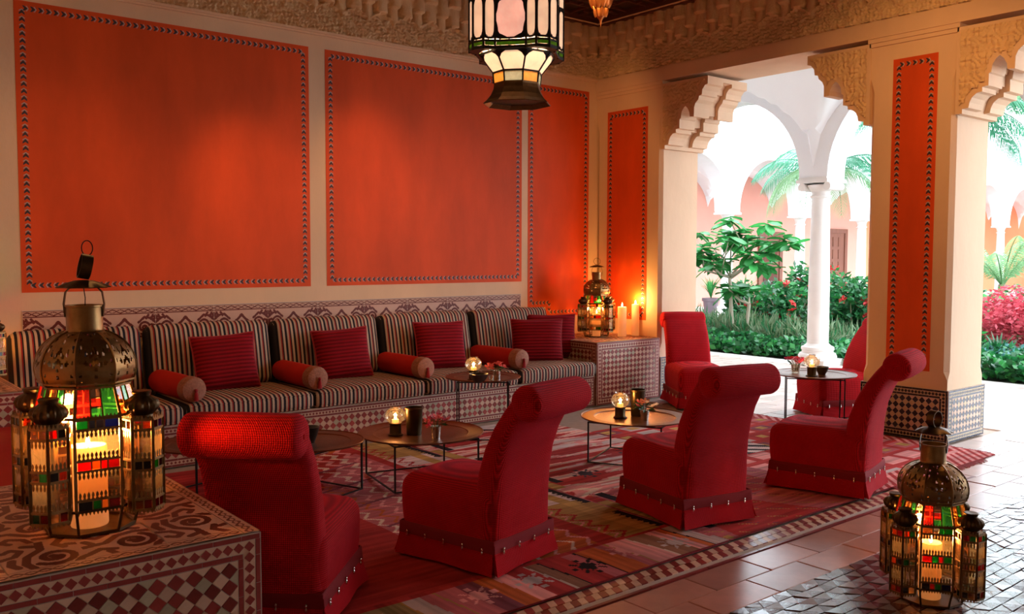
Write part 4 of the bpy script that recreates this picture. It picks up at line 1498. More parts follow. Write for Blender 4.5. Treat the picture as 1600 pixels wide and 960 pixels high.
# ------------------------------------------------------------------ KILIMS
def lerp3(a, b, t): return np.array(a) * (1 - t) + np.array(b) * t


KR = dict(red=(.34, .03, .03), pink=(.42, .11, .12), rose=(.60, .25, .24), cream=(.60, .47, .38), grey=(.40, .32, .31), och=(.42, .25, .08), blk=(.02, .015, .02),
          org=(.44, .10, .03), plum=(.20, .05, .07), brn=(.22, .10, .06), olive=(.26, .20, .09))
KR = {k: np.array(v) * (1.3 if k != 'blk' else 1.0) for k, v in KR.items()}


def vnoise(X, Y, sx, sy, seed):
    r = np.random.default_rng(seed)
    nx = int(12 / sx) + 3; ny = int(8 / sy) + 3
    g_ = r.random((ny, nx))
    u = (X + 8) / sx; v = (Y + 6) / sy
    i = np.clip(u.astype(int), 0, nx - 2); j = np.clip(v.astype(int), 0, ny - 2)
    fu, fv = u - i, v - j
    return (g_[j, i] * (1 - fu) + g_[j, i + 1] * fu) * (1 - fv) + (g_[j + 1, i] * (1 - fu) + g_[j + 1, i + 1] * fu) * fv


def zig(t, p): return np.abs(((t / p) % 1.0) - .5) * 2


def star(C, X, Y, cx, cy, s_, col):
    a = np.abs(X - cx) / s_; b = np.abs(Y - cy) / s_
    m_ = ((a + b) < .9) & ((a + b) > .42) | ((a < .18) & (b < 1.15)) | ((b < .18) & (a < 1.15)) | (np.abs(a - b) < .14) & (np.maximum(a, b) < .85)
    m_ &= (np.floor(a * 5) + np.floor(b * 5)) % 4 != 3
    C[m_] = col


def weft(C, X, Y, seed, amt=.30):
    """short streaks along the weft"""
    n1 = vnoise(X, Y, .35, .016, seed); n2 = vnoise(X, Y, .9, .05, seed + 1)
    C *= (1 + amt * (n1 - .5) * 2 + .25 * (n2 - .5) * 2)[..., None]
    return C


def kilim_a(X, Y):
    """the big red zigzag kilim"""
    C = np.zeros(X.shape + (3,))
    d = -3.42 - X
    per = 1.30
    q = np.mod(d, per)
    blk = vnoise(np.zeros_like(X), Y, 1, .55, 5)
    C[:] = KR['red']
    n = vnoise(X, Y, .5, .4, 3)
    C = np.where((n > .52)[..., None], KR['pink'], C)
    C = np.where((n < .30)[..., None], KR['org'], C)
    # serrated lines in pale wool over the red field
    z = zig(Y, .16) * .07
    for c0, col in ((.53, 'rose'), (.64, 'cream'), (.76, 'rose'), (.88, 'cream'), (1.0, 'rose'), (1.10, 'org'), (1.20, 'cream')):
        C = np.where((np.abs(q - c0 - z + .035) < .012 + .012 * (vnoise(X, Y, .3, .3, 17) > .5))[..., None], KR[col], C)
    C = np.where(((q > .60) & (q < 1.22) & (np.abs(((Y + .3 * q) / .42) % 1 - .5) < .035))[..., None], KR['plum'], C)
    # ground bands next to the selvedge
    q = np.where(d < 1.25, q, .45 + .0 * q)
    C = np.where((q < .40)[..., None], np.where((blk > .60)[..., None], KR['och'] * .8, np.where((blk > .35)[..., None], KR['grey'] * 1.4, KR['rose'])), C)
    zz = zig(Y, .13) * .09
    C = np.where((np.abs(q - .30 - zz + .04) < .016)[..., None], KR['red'], C)
    C = np.where((np.abs(q - .36 - zz + .04) < .010)[..., None], KR['rose'], C)
    C = np.where(((q > .09) & (q < .17))[..., None], KR['och'], C)
    C = np.where((np.abs(q - .42) < .035)[..., None], KR['red'], C)
    saw = zig(Y, .045) * .03
    blkon = (((Y + 1.1) / .78) % 1 < .72)
    C = np.where(((q < .035 + saw) & blkon)[..., None], KR['blk'], C)
    return weft(C, X, Y, 21)


def kilim_strip(X, Y):
    """the narrow banded kilim along the front"""
    C = np.zeros(X.shape + (3,))
    cols = ['plum', 'olive', 'red', 'org', 'rose', 'brn', 'pink', 'olive', 'org', 'red', 'grey', 'pink']
    r = np.random.default_rng(4)
    x = -6.2; k = 0
    Xs = X + .012 * np.sin(9 * Y)
    while x < -3.2:
        w = r.uniform(.03, .15)
        C[(Xs >= x) & (Xs < x + w)] = KR[cols[r.integers(len(cols))]]
        x += w
        if r.random() < .6:
            w2 = .012; C[(Xs >= x) & (Xs < x + w2)] = KR[['och', 'cream', 'blk'][r.integers(3)]] * .8; x += w2
    for cx, col in ((-5.35, 'cream'), (-4.85, 'rose'), (-4.22, 'blk'), (-3.92, 'rose'), (-3.62, 'grey'), (-4.55, 'grey')): star(C, X, Y, cx, -4.22 + .05 * math.sin(cx * 9), .085, KR[col])
    C[(Y > -4.055)] = KR['red']
    return weft(C, Y, X, 31)


def kilim_b(X, Y):
    """streaked rose kilim, plain red towards the front"""
    C = np.zeros(X.shape + (3,))
    n = vnoise(X, Y, .55, .055, 41); n2 = vnoise(X, Y, .7, .7, 42)
    C[:] = KR['rose']
    C = np.where((n > .58)[..., None], KR['red'], C)
    C = np.where((n < .36)[..., None], KR['grey'] * 1.3, C)
    C = np.where(((n > .46) & (n < .52))[..., None], KR['cream'], C)
    C = np.where((n2 > .72)[..., None] & (n > .5)[..., None], KR['plum'], C)
    for cx, cy in ((-2.57, -1.80), (-2.95, -2.9), (-2.2, -2.6), (-2.7, -1.3), (-2.15, -1.6)): star(C, X, Y, cx, cy, .10, KR['blk'] * 3)
    fr = Y < -3.30 - .05 * zig(X, .2)
    D = np.zeros_like(C); D[:] = KR['red'] * 1.15
    D = np.where((vnoise(X, Y, .5, .5, 44) > .5)[..., None], KR['pink'], D)
    l1 = (np.abs(((X * .8 + Y) / .19) % 1 - .5) < .028) & (np.abs(((X) / .13) % 1 - .5) < .36)
    D = np.where(l1[..., None], KR['och'], D)
    l2 = (np.abs(((X * .8 + Y) / .38) % 1 - .35) < .02) & ((Y / .09) % 1 < .5)
    D = np.where(l2[..., None], KR['plum'], D)
    C = np.where(fr[..., None], D, C)
    dd = X + 3.42
    sel = (dd < .11) & (((Y + 1.3) / .9) % 1 < .6)
    C = np.where(sel[..., None], KR['och'] * .9, C)
    C = np.where(((np.abs(dd - .17) < .035) & (((Y + .5) / .62) % 1 < .45))[..., None], KR['blk'], C)
    return weft(C, X, Y, 51, .4)


def kilim_c(X, Y):
    """patched pink and grey kilim by the pillar"""
    C = np.zeros(X.shape + (3,))
    i = np.floor((X + 2) / .30); j = np.floor((Y + 5) / .22)
    hsh = np.abs(np.sin(i * 12.9898 + j * 78.233) * 43758.5453) % 1
    C[:] = KR['pink']
    for lo, hi, c in ((0, .25, 'rose'), (.25, .42, 'grey'), (.42, .6, 'red'), (.6, .72, 'cream'), (.72, .80, 'plum')):
        C = np.where(((hsh >= lo) & (hsh < hi))[..., None], KR[c], C)
    fx = ((X + 2) / .30) % 1; fy = ((Y + 5) / .22) % 1
    edge = (np.minimum(fx, 1 - fx) < .12) | (np.minimum(fy, 1 - fy) < .14)
    C = np.where(edge[..., None], KR['red'] * 1.1, C)
    inner = (np.abs(fx - .5) < .16) & (np.abs(fy - .5) < .2)
    C = np.where(inner[..., None] & (hsh > .3)[..., None], KR['och'], C)
    box = (X > -1.62) & (X < -1.22) & (Y > -3.25) & (Y < -2.85)
    C = np.where(box[..., None], np.where((zig(X + Y, .2) > .55)[..., None], KR['blk'] * 2, KR['grey'] * 1.4), C)
    C = np.where(((Y < -4.2) | (X > -.28))[..., None], np.where((zig(X - Y, .09) > .5)[..., None], KR['red'], KR['rose']), C)
    return weft(C, X, Y, 61, .35)


def kilim(label, fn, x0, x1, y0, y1, z, res=.0115, fringe=None):
    nu, nv = int((x1 - x0) / res), int((y1 - y0) / res)
    X, Y = np.meshgrid(x0 + (np.arange(nu) + .5) * (x1 - x0) / nu, y0 + (np.arange(nv) + .5) * (y1 - y0) / nv)
    C = np.clip(fn(X, Y), .004, 1)
    t = thing('kilim_rug', label, 'rug', ((x0 + x1) / 2, (y0 + y1) / 2, 0), 0, 'kilims laid side by side')
    w, d = x1 - x0, y1 - y0
    U, V = np.meshgrid(np.linspace(0, w, nu + 1), np.linspace(0, d, nv + 1))
    H = .0016 * np.sin(U * 9 + 2 * np.sin(V * 5)) + .0016 * np.sin(V * 11 + U * 3)
    ob = color_grid('pile', (-w / 2, -d / 2, z), (1, 0, 0), (0, 1, 0), nu, nv, w, d, C, M['rug'], t, H)
    mb = MB(); mb.box(-w / 2 + .003, -d / 2 + .003, .0005, w / 2 - .003, d / 2 - .003, z - .004); mb.build('backing', M['trim_band'], t)
    for (fx, fy, dx, dy, L) in (fringe or ()):
        f = MB()
        k = int(L / .018)
        for i in range(k):
            s_ = (i + .5) / k * L - L / 2
            p = (fx * w / 2 + (s_ if dy else 0), fy * d / 2 + (s_ if dx else 0), z)
            l = RND.uniform(.035, .06)
            f.bar(p, (p[0] + dx * l + RND.uniform(-.008, .008) * (dy != 0), p[1] + dy * l + RND.uniform(-.008, .008) * (dx != 0), .004), .006, .004)
        tag(f.build('fringe', M['fringe_wool'], t), kind='stuff')
    return t


kilim('large red kilim with pale zigzags and black serrated bands', kilim_a, -5.95, -3.405, -4.035, -1.13, .010, .0105)
kilim('narrow kilim of brown, orange and plum bands along the front edge', kilim_strip, -6.0, -3.37, -4.415, -4.02, .013, .009, fringe=[(1, 0, 1, 0, .39)])
kilim('streaked rose kilim, plain red under the middle chair', kilim_b, -3.40, -1.93, -4.405, -1.13, .010, .0115)
kilim('patched pink and grey kilim ending in a fringe by the pillar', kilim_c, -1.925, -.13, -4.405, -1.9, .011, .0115, fringe=[(1, 0, 1, 0, 2.4), (0, -1, 0, -1, 1.3)])

# ------------------------------------------------------------------ CHAIRS
def make_chair(label):
    t = thing('slipper_chair', label, 'chair', (0, 0, 0), 0, 'red roll-back slipper chairs')
    Wd, D = .241, .296
    # seat
    mb = MB()
    def seat_fn(q):
        x, y, z = q
        zz = z + .225
        if z > 0: zz += .035 * (1 - (x / .26) ** 2) * (1 - ((y - .03) / .36) ** 2)
        bul = 1 + .030 * math.sin(PI * min(1, max(0, (zz - .16) / .26)))
        return (x * bul, y * bul + .012, zz)
    mb.rbox(.478, .585, .34, .06, 4, (6, 7, 5), fn=seat_fn)
    mb.build('seat', M['chair'], t, True, 60)
    # back: rounded slab along a curved spine
    sp = [(-.222, .10, .075), (-.222, .22, .078), (-.226, .34, .078), (-.240, .46, .072), (-.268, .57, .064), (-.312, .67, .056), (-.366, .755, .050), (-.415, .815, .048)]
    sp2 = []
    for i in range(len(sp) - 1):
        for k in range(3):
            f = k / 3; sp2.append(tuple(sp[i][j] * (1 - f) + sp[i + 1][j] * f for j in range(3)))
    sp2.append(sp[-1])
    rings = []
    nseg = 36
    for i, (y, z, th_) in enumerate(sp2):
        a, b = sp2[max(0, i - 1)], sp2[min(len(sp2) - 1, i + 1)]
        dy, dz = b[0] - a[0], b[1] - a[1]; l = math.hypot(dy, dz); ny, nz = -dz / l, dy / l
        hw = .232 - .010 * (i / len(sp2))
        ring = []
        for k in range(nseg):
            an = 2 * PI * k / nseg
            c, s_ = math.cos(an), math.sin(an)
            ex = .30
            px_ = hw * (abs(c) ** ex) * (1 if c >= 0 else -1); pt = th_ * (abs(s_) ** .55) * (1 if s_ >= 0 else -1)
            ring.append((px_, y + ny * pt, z + nz * pt))
        rings.append(ring)
    mb = MB(); vs = [p for r in rings for p in r]
    fs = [(i * nseg + k, (i + 1) * nseg + k, (i + 1) * nseg + (k + 1) % nseg, i * nseg + (k + 1) % nseg) for i in range(len(rings) - 1) for k in range(nseg)]
    mb.add(vs, fs + [tuple(range(nseg))])
    bk = mb.build('backrest', M['chair'], t, True, 60)
    # the roll
    cy, cz, R_ = -.455, .820, .084
    mb = MB(); mb.T = Matrix.Translation((0, cy, cz)) @ Matrix.Rotation(PI / 2, 4, 'Y')
    L = .222
    mb.lathe([(.0005, -L - .004), (.035, -L - .010), (.062, -L - .006), (.078, -L + .006), (R_, -L + .022), (R_ + .003, 0), (R_, L - .022), (.078, L - .006), (.062, L + .006), (.035, L + .010), (.0005, L + .004)], 36)
    roll = mb.build('roll', M['chair'], t, True, 60)
    for s_ in (-1, 1):
        mb = MB(); mb.T = Matrix.Translation((s_ * (L + .006), cy, cz)) @ Matrix.Rotation(PI / 2, 4, 'Y')
        mb.lathe([(.0005, -.006), (.011, -.004), (.011, .004), (.0005, .006)], 12); mb.build('button', M['chair_skirt'], roll, True)
    # skirt with corner pleats
    def per(z, off):
        pts = []
        cs = [(-Wd, -D), (Wd, -D), (Wd, D), (-Wd, D)]
        for k in range(4):
            a, b = cs[k], cs[(k + 1) % 4]
            dx, dy = b[0] - a[0], b[1] - a[1]; l = math.hypot(dx, dy); dx /= l; dy /= l
            nx, ny = dy, -dx
            m_ = 18
            st_ = [0, .004, .016, .035, .06, .09, .13] 
            st_ = st_ + [l * q for q in (.36, .44, .5, .56, .64)] + [l - q for q in (.13, .09, .06, .035, .016, .004)]
            for i, s_ in enumerate(st_):
                f = s_ / l
                e = min(s_, l - s_)
                if i == 0:
                    pts.append((a[0] + (dx - nx) * .028 * off * .7 + nx * .002, a[1] + (dy - ny) * .028 * off * .7 + ny * .002, z)); continue
                fl = .020 * off * math.exp(-e / .07)
                o_ = .002 + .010 * off + fl + .005 * off * math.sin(f * 11 + k * 2)
                tg = -fl * .75 * math.exp(-e / .03) * (1 if s_ < l / 2 else -1)
                pts.append((a[0] + dx * (s_ + tg) + nx * o_, a[1] + dy * (s_ + tg) + ny * o_, z))
        return pts
    mb = MB(); vs = []; K = 72
    for z, off in ((.16, 0), (.115, .10), (.06, .5), (.012, 1.0)): vs += per(z, off)
    mb.add(vs, [(i * K + k, i * K + K + k, i * K + K + (k + 1) % K, i * K + (k + 1) % K) for i in range(3) for k in range(K)])
    mb.build('skirt', M['chair_skirt'], t, True, 50)
    mb = MB(); vs = []
    for z, off, in_ in ((.170, 0, -.004), (.166, 0, .0012), (.150, .03, .0022), (.112, .12, .0022)):
        vs += [(p[0] * (1 + in_ / .26), p[1] * (1 + in_ / .3), p[2]) for p in per(z, off)]
    mb.add(vs, [(i * K + k, i * K + K + k, i * K + K + (k + 1) % K, i * K + (k + 1) % K) for i in range(3) for k in range(K)])
    mb.build('fringe_band', M['trim_band'], t, True, 50)
    # silver beads hanging from the fringe
    b = MB(); b.lathe([(.0005, .016), (.004, .013), (.0055, .006), (.003, .001), (.0065, -.008), (.003, -.017), (.0005, -.019)], 8)
    bm_ = b.mesh('bead', M['silver'], True)
    for side in range(4):
        nb_ = 5 if side % 2 else 4
        for i in range(nb_):
            f = (i + .5) / nb_
            if side == 0: p = (-Wd + 2 * Wd * f, -D - .014, .118)
            elif side == 1: p = (Wd + .013, -D + 2 * D * f, .118)
            elif side == 2: p = (-Wd + 2 * Wd * f, D + .014, .118)
            else: p = (-Wd - .013, -D + 2 * D * f, .118)
            link('bead', bm_, t, p)
    return t


chairs = [((-5.544, -3.78), -44.2, 'red slipper chair nearest the camera, back turned, beside the large pedestal'),
          ((-4.508, -3.736), 13.8, 'red slipper chair second nearest, between two low tray tables and rug edge'),
          ((-3.142, -3.919), -11.6, 'middle red slipper chair standing over the tan rug edge, back turned'),
          ((-1.949, -4.109), 14.9, 'red slipper chair seen from the side, in front of the pillar'),
          ((-.078, -1.491), 146.0, 'red slipper chair facing the camera, beside the pale candle pedestal'),
          ((.553, -2.689), 62.3, 'red slipper chair half hidden behind the pillar, behind the slim table')]
c0 = make_chair(chairs[0][2])
for k, ((x, y), a, lb) in enumerate(chairs):
    zz = .012 if k < 4 else 0.0
    if k == 0: c0.location = (x, y, zz); c0.rotation_euler = (0, 0, math.radians(a))
    else: dup(c0, (x, y, zz), math.radians(a), lb)

# ------------------------------------------------------------------ TRAY TABLES
def tray_table(loc, R_, h, rz, label, half):
    t = thing('tray_table', label, 'table', loc, math.radians(rz), 'round tray tables on wire legs')
    mb = MB()
    mb.lathe([(.0005, h - .006), (R_ * .70, h - .006), (R_ * .74, h - .003)], 48)
    mb.build('tray_well', M['bronze'], t, True, 30)
    mb = MB()
    mb.lathe([(R_ * .74, h - .003), (R_ * .755, h + .001), (R_ * .97, h + .004), (R_ * .99, h + .009), (R_, h + .006), (R_ * .985, h - .002), (R_ * .75, h - .010), (.0005, h - .012)], 64)
    mb.build('tray_rim', M['bronze_rim'], t, True, 30)
    cs = [(half, half), (-half, half), (-half, -half), (half, -half)]
    for c in cs:
        mb = MB(); mb.bar((c[0], c[1], .004), (c[0], c[1], h - .011), .010); mb.build('leg', M['iron'], t)
    for k in range(4):
        a, b = cs[k], cs[(k + 1) % 4]
        mb = MB(); mb.bar((*a, .008), (*b, .008), .010, .008); mb.build('floor_bar', M['iron'], t)
    mb = MB()
    for k in range(4): mb.bar((*cs[k], h - .017), (*cs[(k + 1) % 4], h - .017), .010, .008)
    mb.build('top_frame', M['iron'], t)
    return t


ZR = .012
tables = dict(
    t1=((-4.645, -2.20), .330, .325, 20, 'low round tray table holding only a dark bowl, right of the nearest chair', .222),
    t2=((-3.915, -2.335), .415, .312, -12, 'low round tray table with lit globe, dark beaker and magenta flowers', .285),
    t3=((-2.375, -2.815), .395, .310, 27, 'low round tray table with lit globe, tall dark vase and mixed bouquet', .265),
    t4=((-.185, -2.90), .355, .462, 35, 'slim round tray table on the gallery side, with dark red flowers', .235),
    t5=((-2.735, -1.465), .312, .487, 52, 'taller round tray table right against the bench, with coral roses', .205),
    t6=((-5.16, -1.80), .300, .312, 15, 'low round tray table mostly hidden behind the nearest chair', .205))
TOP = {}
for k, ((x, y), R_, h, rz, lb, hf) in tables.items():
    z = 0 if k in ('t4',) else ZR
    TOP[k] = z + h - .0055
    tray_table((x, y, z), R_, h, rz, lb, hf)


# ------------------------------------------------------------------ THINGS ON THE TABLES
def candle_globe(loc, label):
    t = thing('candle_globe', label, 'candle holder', loc, 0, 'glass globe tealight holders')
    mb = MB(); mb.lathe([(.0005, 0), (.044, 0), (.046, .006), (.036, .010), (.034, .014), (.034, .062), (.038, .066), (.038, .072), (.030, .074), (.0005, .070)], 24)
    mb.build('metal_base', M['vessel'], t, True, 35)
    mb = MB(); mb.lathe([(.034, .074), (.052, .088), (.060, .108), (.058, .130), (.046, .148), (.032, .156), (.028, .160), (.034, .166)], 28)
    mb.build('globe', M['globe'], t, True, 60)
    mb = MB(); mb.lathe([(.0005, .073), (.02, .073), (.02, .092), (.0005, .092)], 16); mb.build('tealight', M['wax'], t, True, 35)
    mb = MB(); mb.lathe([(.0005, .092), (.006, .097), (.007, .104), (.003, .116), (.0005, .124)], 10); mb.build('flame', M['wick_flame'], t, True)
    l = lamp('flame_light', 'POINT', (0, 0, .118), 2.6, WARMER, .012); l.parent = t
    t.scale = (1.12,) * 3
    return t


def beaker(loc, r, h, label, name='dark_beaker', cat='vase'):
    t = thing(name, label, cat, loc)
    mb = MB(); mb.lathe([(.0005, .0), (r * .80, 0), (r * .82, .006), (r * .97, h * .93), (r, h), (r * .93, h), (r * .76, .012), (.0005, .012)], 28)
    mb.build('body', M['vessel'], t, True, 35)
    mb = MB(); mb.lathe([(r * .985, h - .012), (r * 1.03, h - .008), (r * 1.03, h), (r * .95, h + .001)], 28); mb.build('rim', M['brass_dark'], t, True)
    return t


def bowl(loc, r, h, label):
    t = thing('dark_bowl', label, 'bowl', loc)
    mb = MB(); mb.lathe([(.0005, 0), (r * .5, 0), (r * .52, .008), (r * .78, h * .5), (r * .97, h * .96), (r, h), (r * .95, h), (r * .72, h * .5), (r * .4, .016), (.0005, .014)], 32)
    mb.build('body', M['dark_bowl'], t, True, 40)
    return t


def rose_mesh(mtl, r):
    mb = MB()
    for ring, (n, rr, up, op) in enumerate(((5, 1.0, .15, .9), (4, .72, .35, .55), (3, .42, .5, .25))):
        for k in range(n):
            a = 2 * PI * k / n + ring * .6
            def pt(q, s_): 
                aa = a + s_ * .62
                rad = r * (.15 + op * q) * rr
                return (math.cos(aa) * rad, math.sin(aa) * rad, r * (up * .3 + .75 * q - .35 * q * q * op) )
            vs = [pt(0, 0), pt(.55, -.8), pt(.55, .8), pt(1, -.5), pt(1.05, 0), pt(1, .5)]
            mb.add(vs, [(0, 1, 2), (1, 3, 4, 5, 2)])
    return mb.mesh('blossom', mtl, True, 60)


def bouquet(loc, label, mats, n, cup_mat, cr=.034, ch=.075, spread=.055, leaf_n=12, rose=.024):
    t = thing('flower_cup', label, 'flowers', loc, 0, 'little cups of flowers on the tables')
    mb = MB(); mb.lathe([(.0005, 0), (cr * .78, 0), (cr * .8, .004), (cr, ch), (cr * .93, ch), (cr * .74, .008), (.0005, .008)], 20)
    mb.build('cup', cup_mat, t, True, 35)
    meshes = [rose_mesh(m_, rose) for m_ in mats]
    lb = MB()
    lb.add([(0, 0, 0), (.022, -.012, .004), (.05, 0, -.004), (.022, .012, .004)], [(0, 1, 2, 3)])
    lmesh = lb.mesh('leaf', M['leaf_dark'])
    for k in range(n):
        a = 2 * PI * k * .382 * 1.618 + .5 * k; q = math.sqrt((k + .5) / n)
        p = Vector((math.cos(a) * spread * q, math.sin(a) * spread * q, ch + .052 - .030 * q * q + RND.uniform(-.012, .012)))
        s_ = MB(); s_.tube([(p.x * .25, p.y * .25, ch * .3), (p.x * .45, p.y * .45, ch), tuple(p)], .0018, 4); s_.build('stem', M['stem'], t)
        o_ = link('blossom', meshes[k % len(meshes)], t, p); o_.rotation_euler = (-p.y * 9, p.x * 9, RND.uniform(0, 6))
        sc = RND.uniform(.75, 1.15); o_.scale = (sc,) * 3
    for k in range(leaf_n):
        a = 2 * PI * k / leaf_n + RND.uniform(-.3, .3)
        o_ = link('leaf', lmesh, t, (math.cos(a) * spread * .45, math.sin(a) * spread * .45, ch + RND.uniform(-.005, .035)))
        o_.rotation_euler = (RND.uniform(-.5, .5), RND.uniform(-.6, .5), a)
    return t


candle_globe((-4.077, -2.279, TOP['t2']), 'lit glass globe candle beside the dark beaker, second tray table')
beaker((-3.971, -2.338, TOP['t2']), .060, .180, 'dark flared beaker between globe candle and magenta flowers')
bouquet((-3.918, -2.513, TOP['t2']), 'silver cup of magenta flowers beside the dark beaker', [M['petal_magenta'], M['petal_pink']], 9, M['silver'], spread=.085, leaf_n=18, rose=.032)
candle_globe((-2.465, -2.756, TOP['t3']), 'lit glass globe candle left of the tall dark vase')
beaker((-2.309, -2.781, TOP['t3']), .058, .195, 'tall dark vase rising behind the mixed bouquet', 'dark_vase')
bouquet((-2.403, -2.936, TOP['t3']), 'small cup of orange, white and green flowers before the dark vase', [M['petal_peach'], M['lamp_glass'] if False else M['wax'], M['petal_pink']], 8, M['silver'], spread=.085, leaf_n=26, rose=.027)
bouquet((-0.214, -2.732, TOP['t4']), 'glass cup of dark red flowers on the slim gallery table', [M['petal_red'], M['petal_magenta']], 12, M['globe'], .042, .075, .085, 8, .034)
candle_globe((-0.290, -2.940, TOP['t4']), 'lit glass globe candle on the slim gallery table')
bowl((-0.146, -2.949, TOP['t4']), .060, .072, 'dark bowl on the slim gallery table, right of the candle')
candle_globe((-2.876, -1.526, TOP['t5']), 'lit glass globe candle behind the dark bowl, taller table by the bench')
bowl((-2.931, -1.667, TOP['t5']), .080, .070, 'dark bowl in front of the lit globe, on the taller table by the bench')
bouquet((-2.731, -1.642, TOP['t5']), 'silver cup of coral roses on the taller table by the bench', [M['petal_pink']], 6, M['silver'], .034, .075, .075, 10, .036)
t = thing('shot_glass', 'tiny clear glass beside the cup of coral roses', 'glass', (-2.830, -1.702, TOP['t5']))
mb = MB(); mb.lathe([(.0005, 0), (.016, 0), (.019, .05), (.0175, .05), (.015, .006), (.0005, .006)], 16); mb.build('body', M['globe'], t, True, 40)
bowl((-4.653, -2.205, TOP['t1']), .062, .10, 'dark bowl on the low tray table right of the nearest chair')
bowl((-4.926, -1.706, TOP['t6']), .068, .11, 'dark bowl peeping over the roll of the nearest chair')


# ------------------------------------------------------------------ CANDLES
def candle(loc, r, h, label, power=6.0, group=None, well=.012, lz=.05):
    t = thing('pillar_candle', label, 'candle', loc, 0, group)
    mb = MB(); mb.lathe([(.0005, 0), (r * .97, 0), (r, .004), (r, h - .006), (r * .95, h), (r * .86, h - .004), (r * .78, h - well), (.0005, h - well)], 28)
    mb.build('wax', M['wax'], t, True, 40)
    mb = MB(); mb.tube([(0, 0, h - well - .001), (.001, 0, h - well + .014)], .0018, 6); mb.build('wick', M['iron'], t)
    mb = MB(); q = h - well + .012; mb.lathe([(.0005, q + .002), (.006, q + .009), (.0075, q + .018), (.004, q + .034), (.0005, q + .046)], 12); mb.build('flame', M['wick_flame'], t, True)
    l = lamp('flame_light', 'POINT', (0, 0, h + lz), power, WARMER, .02); l.parent = t
    return t


candle((-.26, -.655, PH + .002), .047, .315, 'left pillar candle of the two burning beside the far lantern', 9)
candle((-.055, -.655, PH + .002), .041, .335, 'right pillar candle of the two burning beside the far lantern', 9)

# ------------------------------------------------------------------ MOROCCAN LANTERNS
PAL_N = ['gred', 'gorange', 'ggreen', 'gblue', 'gdark', 'amber', 'clear', 'ggreen', 'gdark', 'gred']


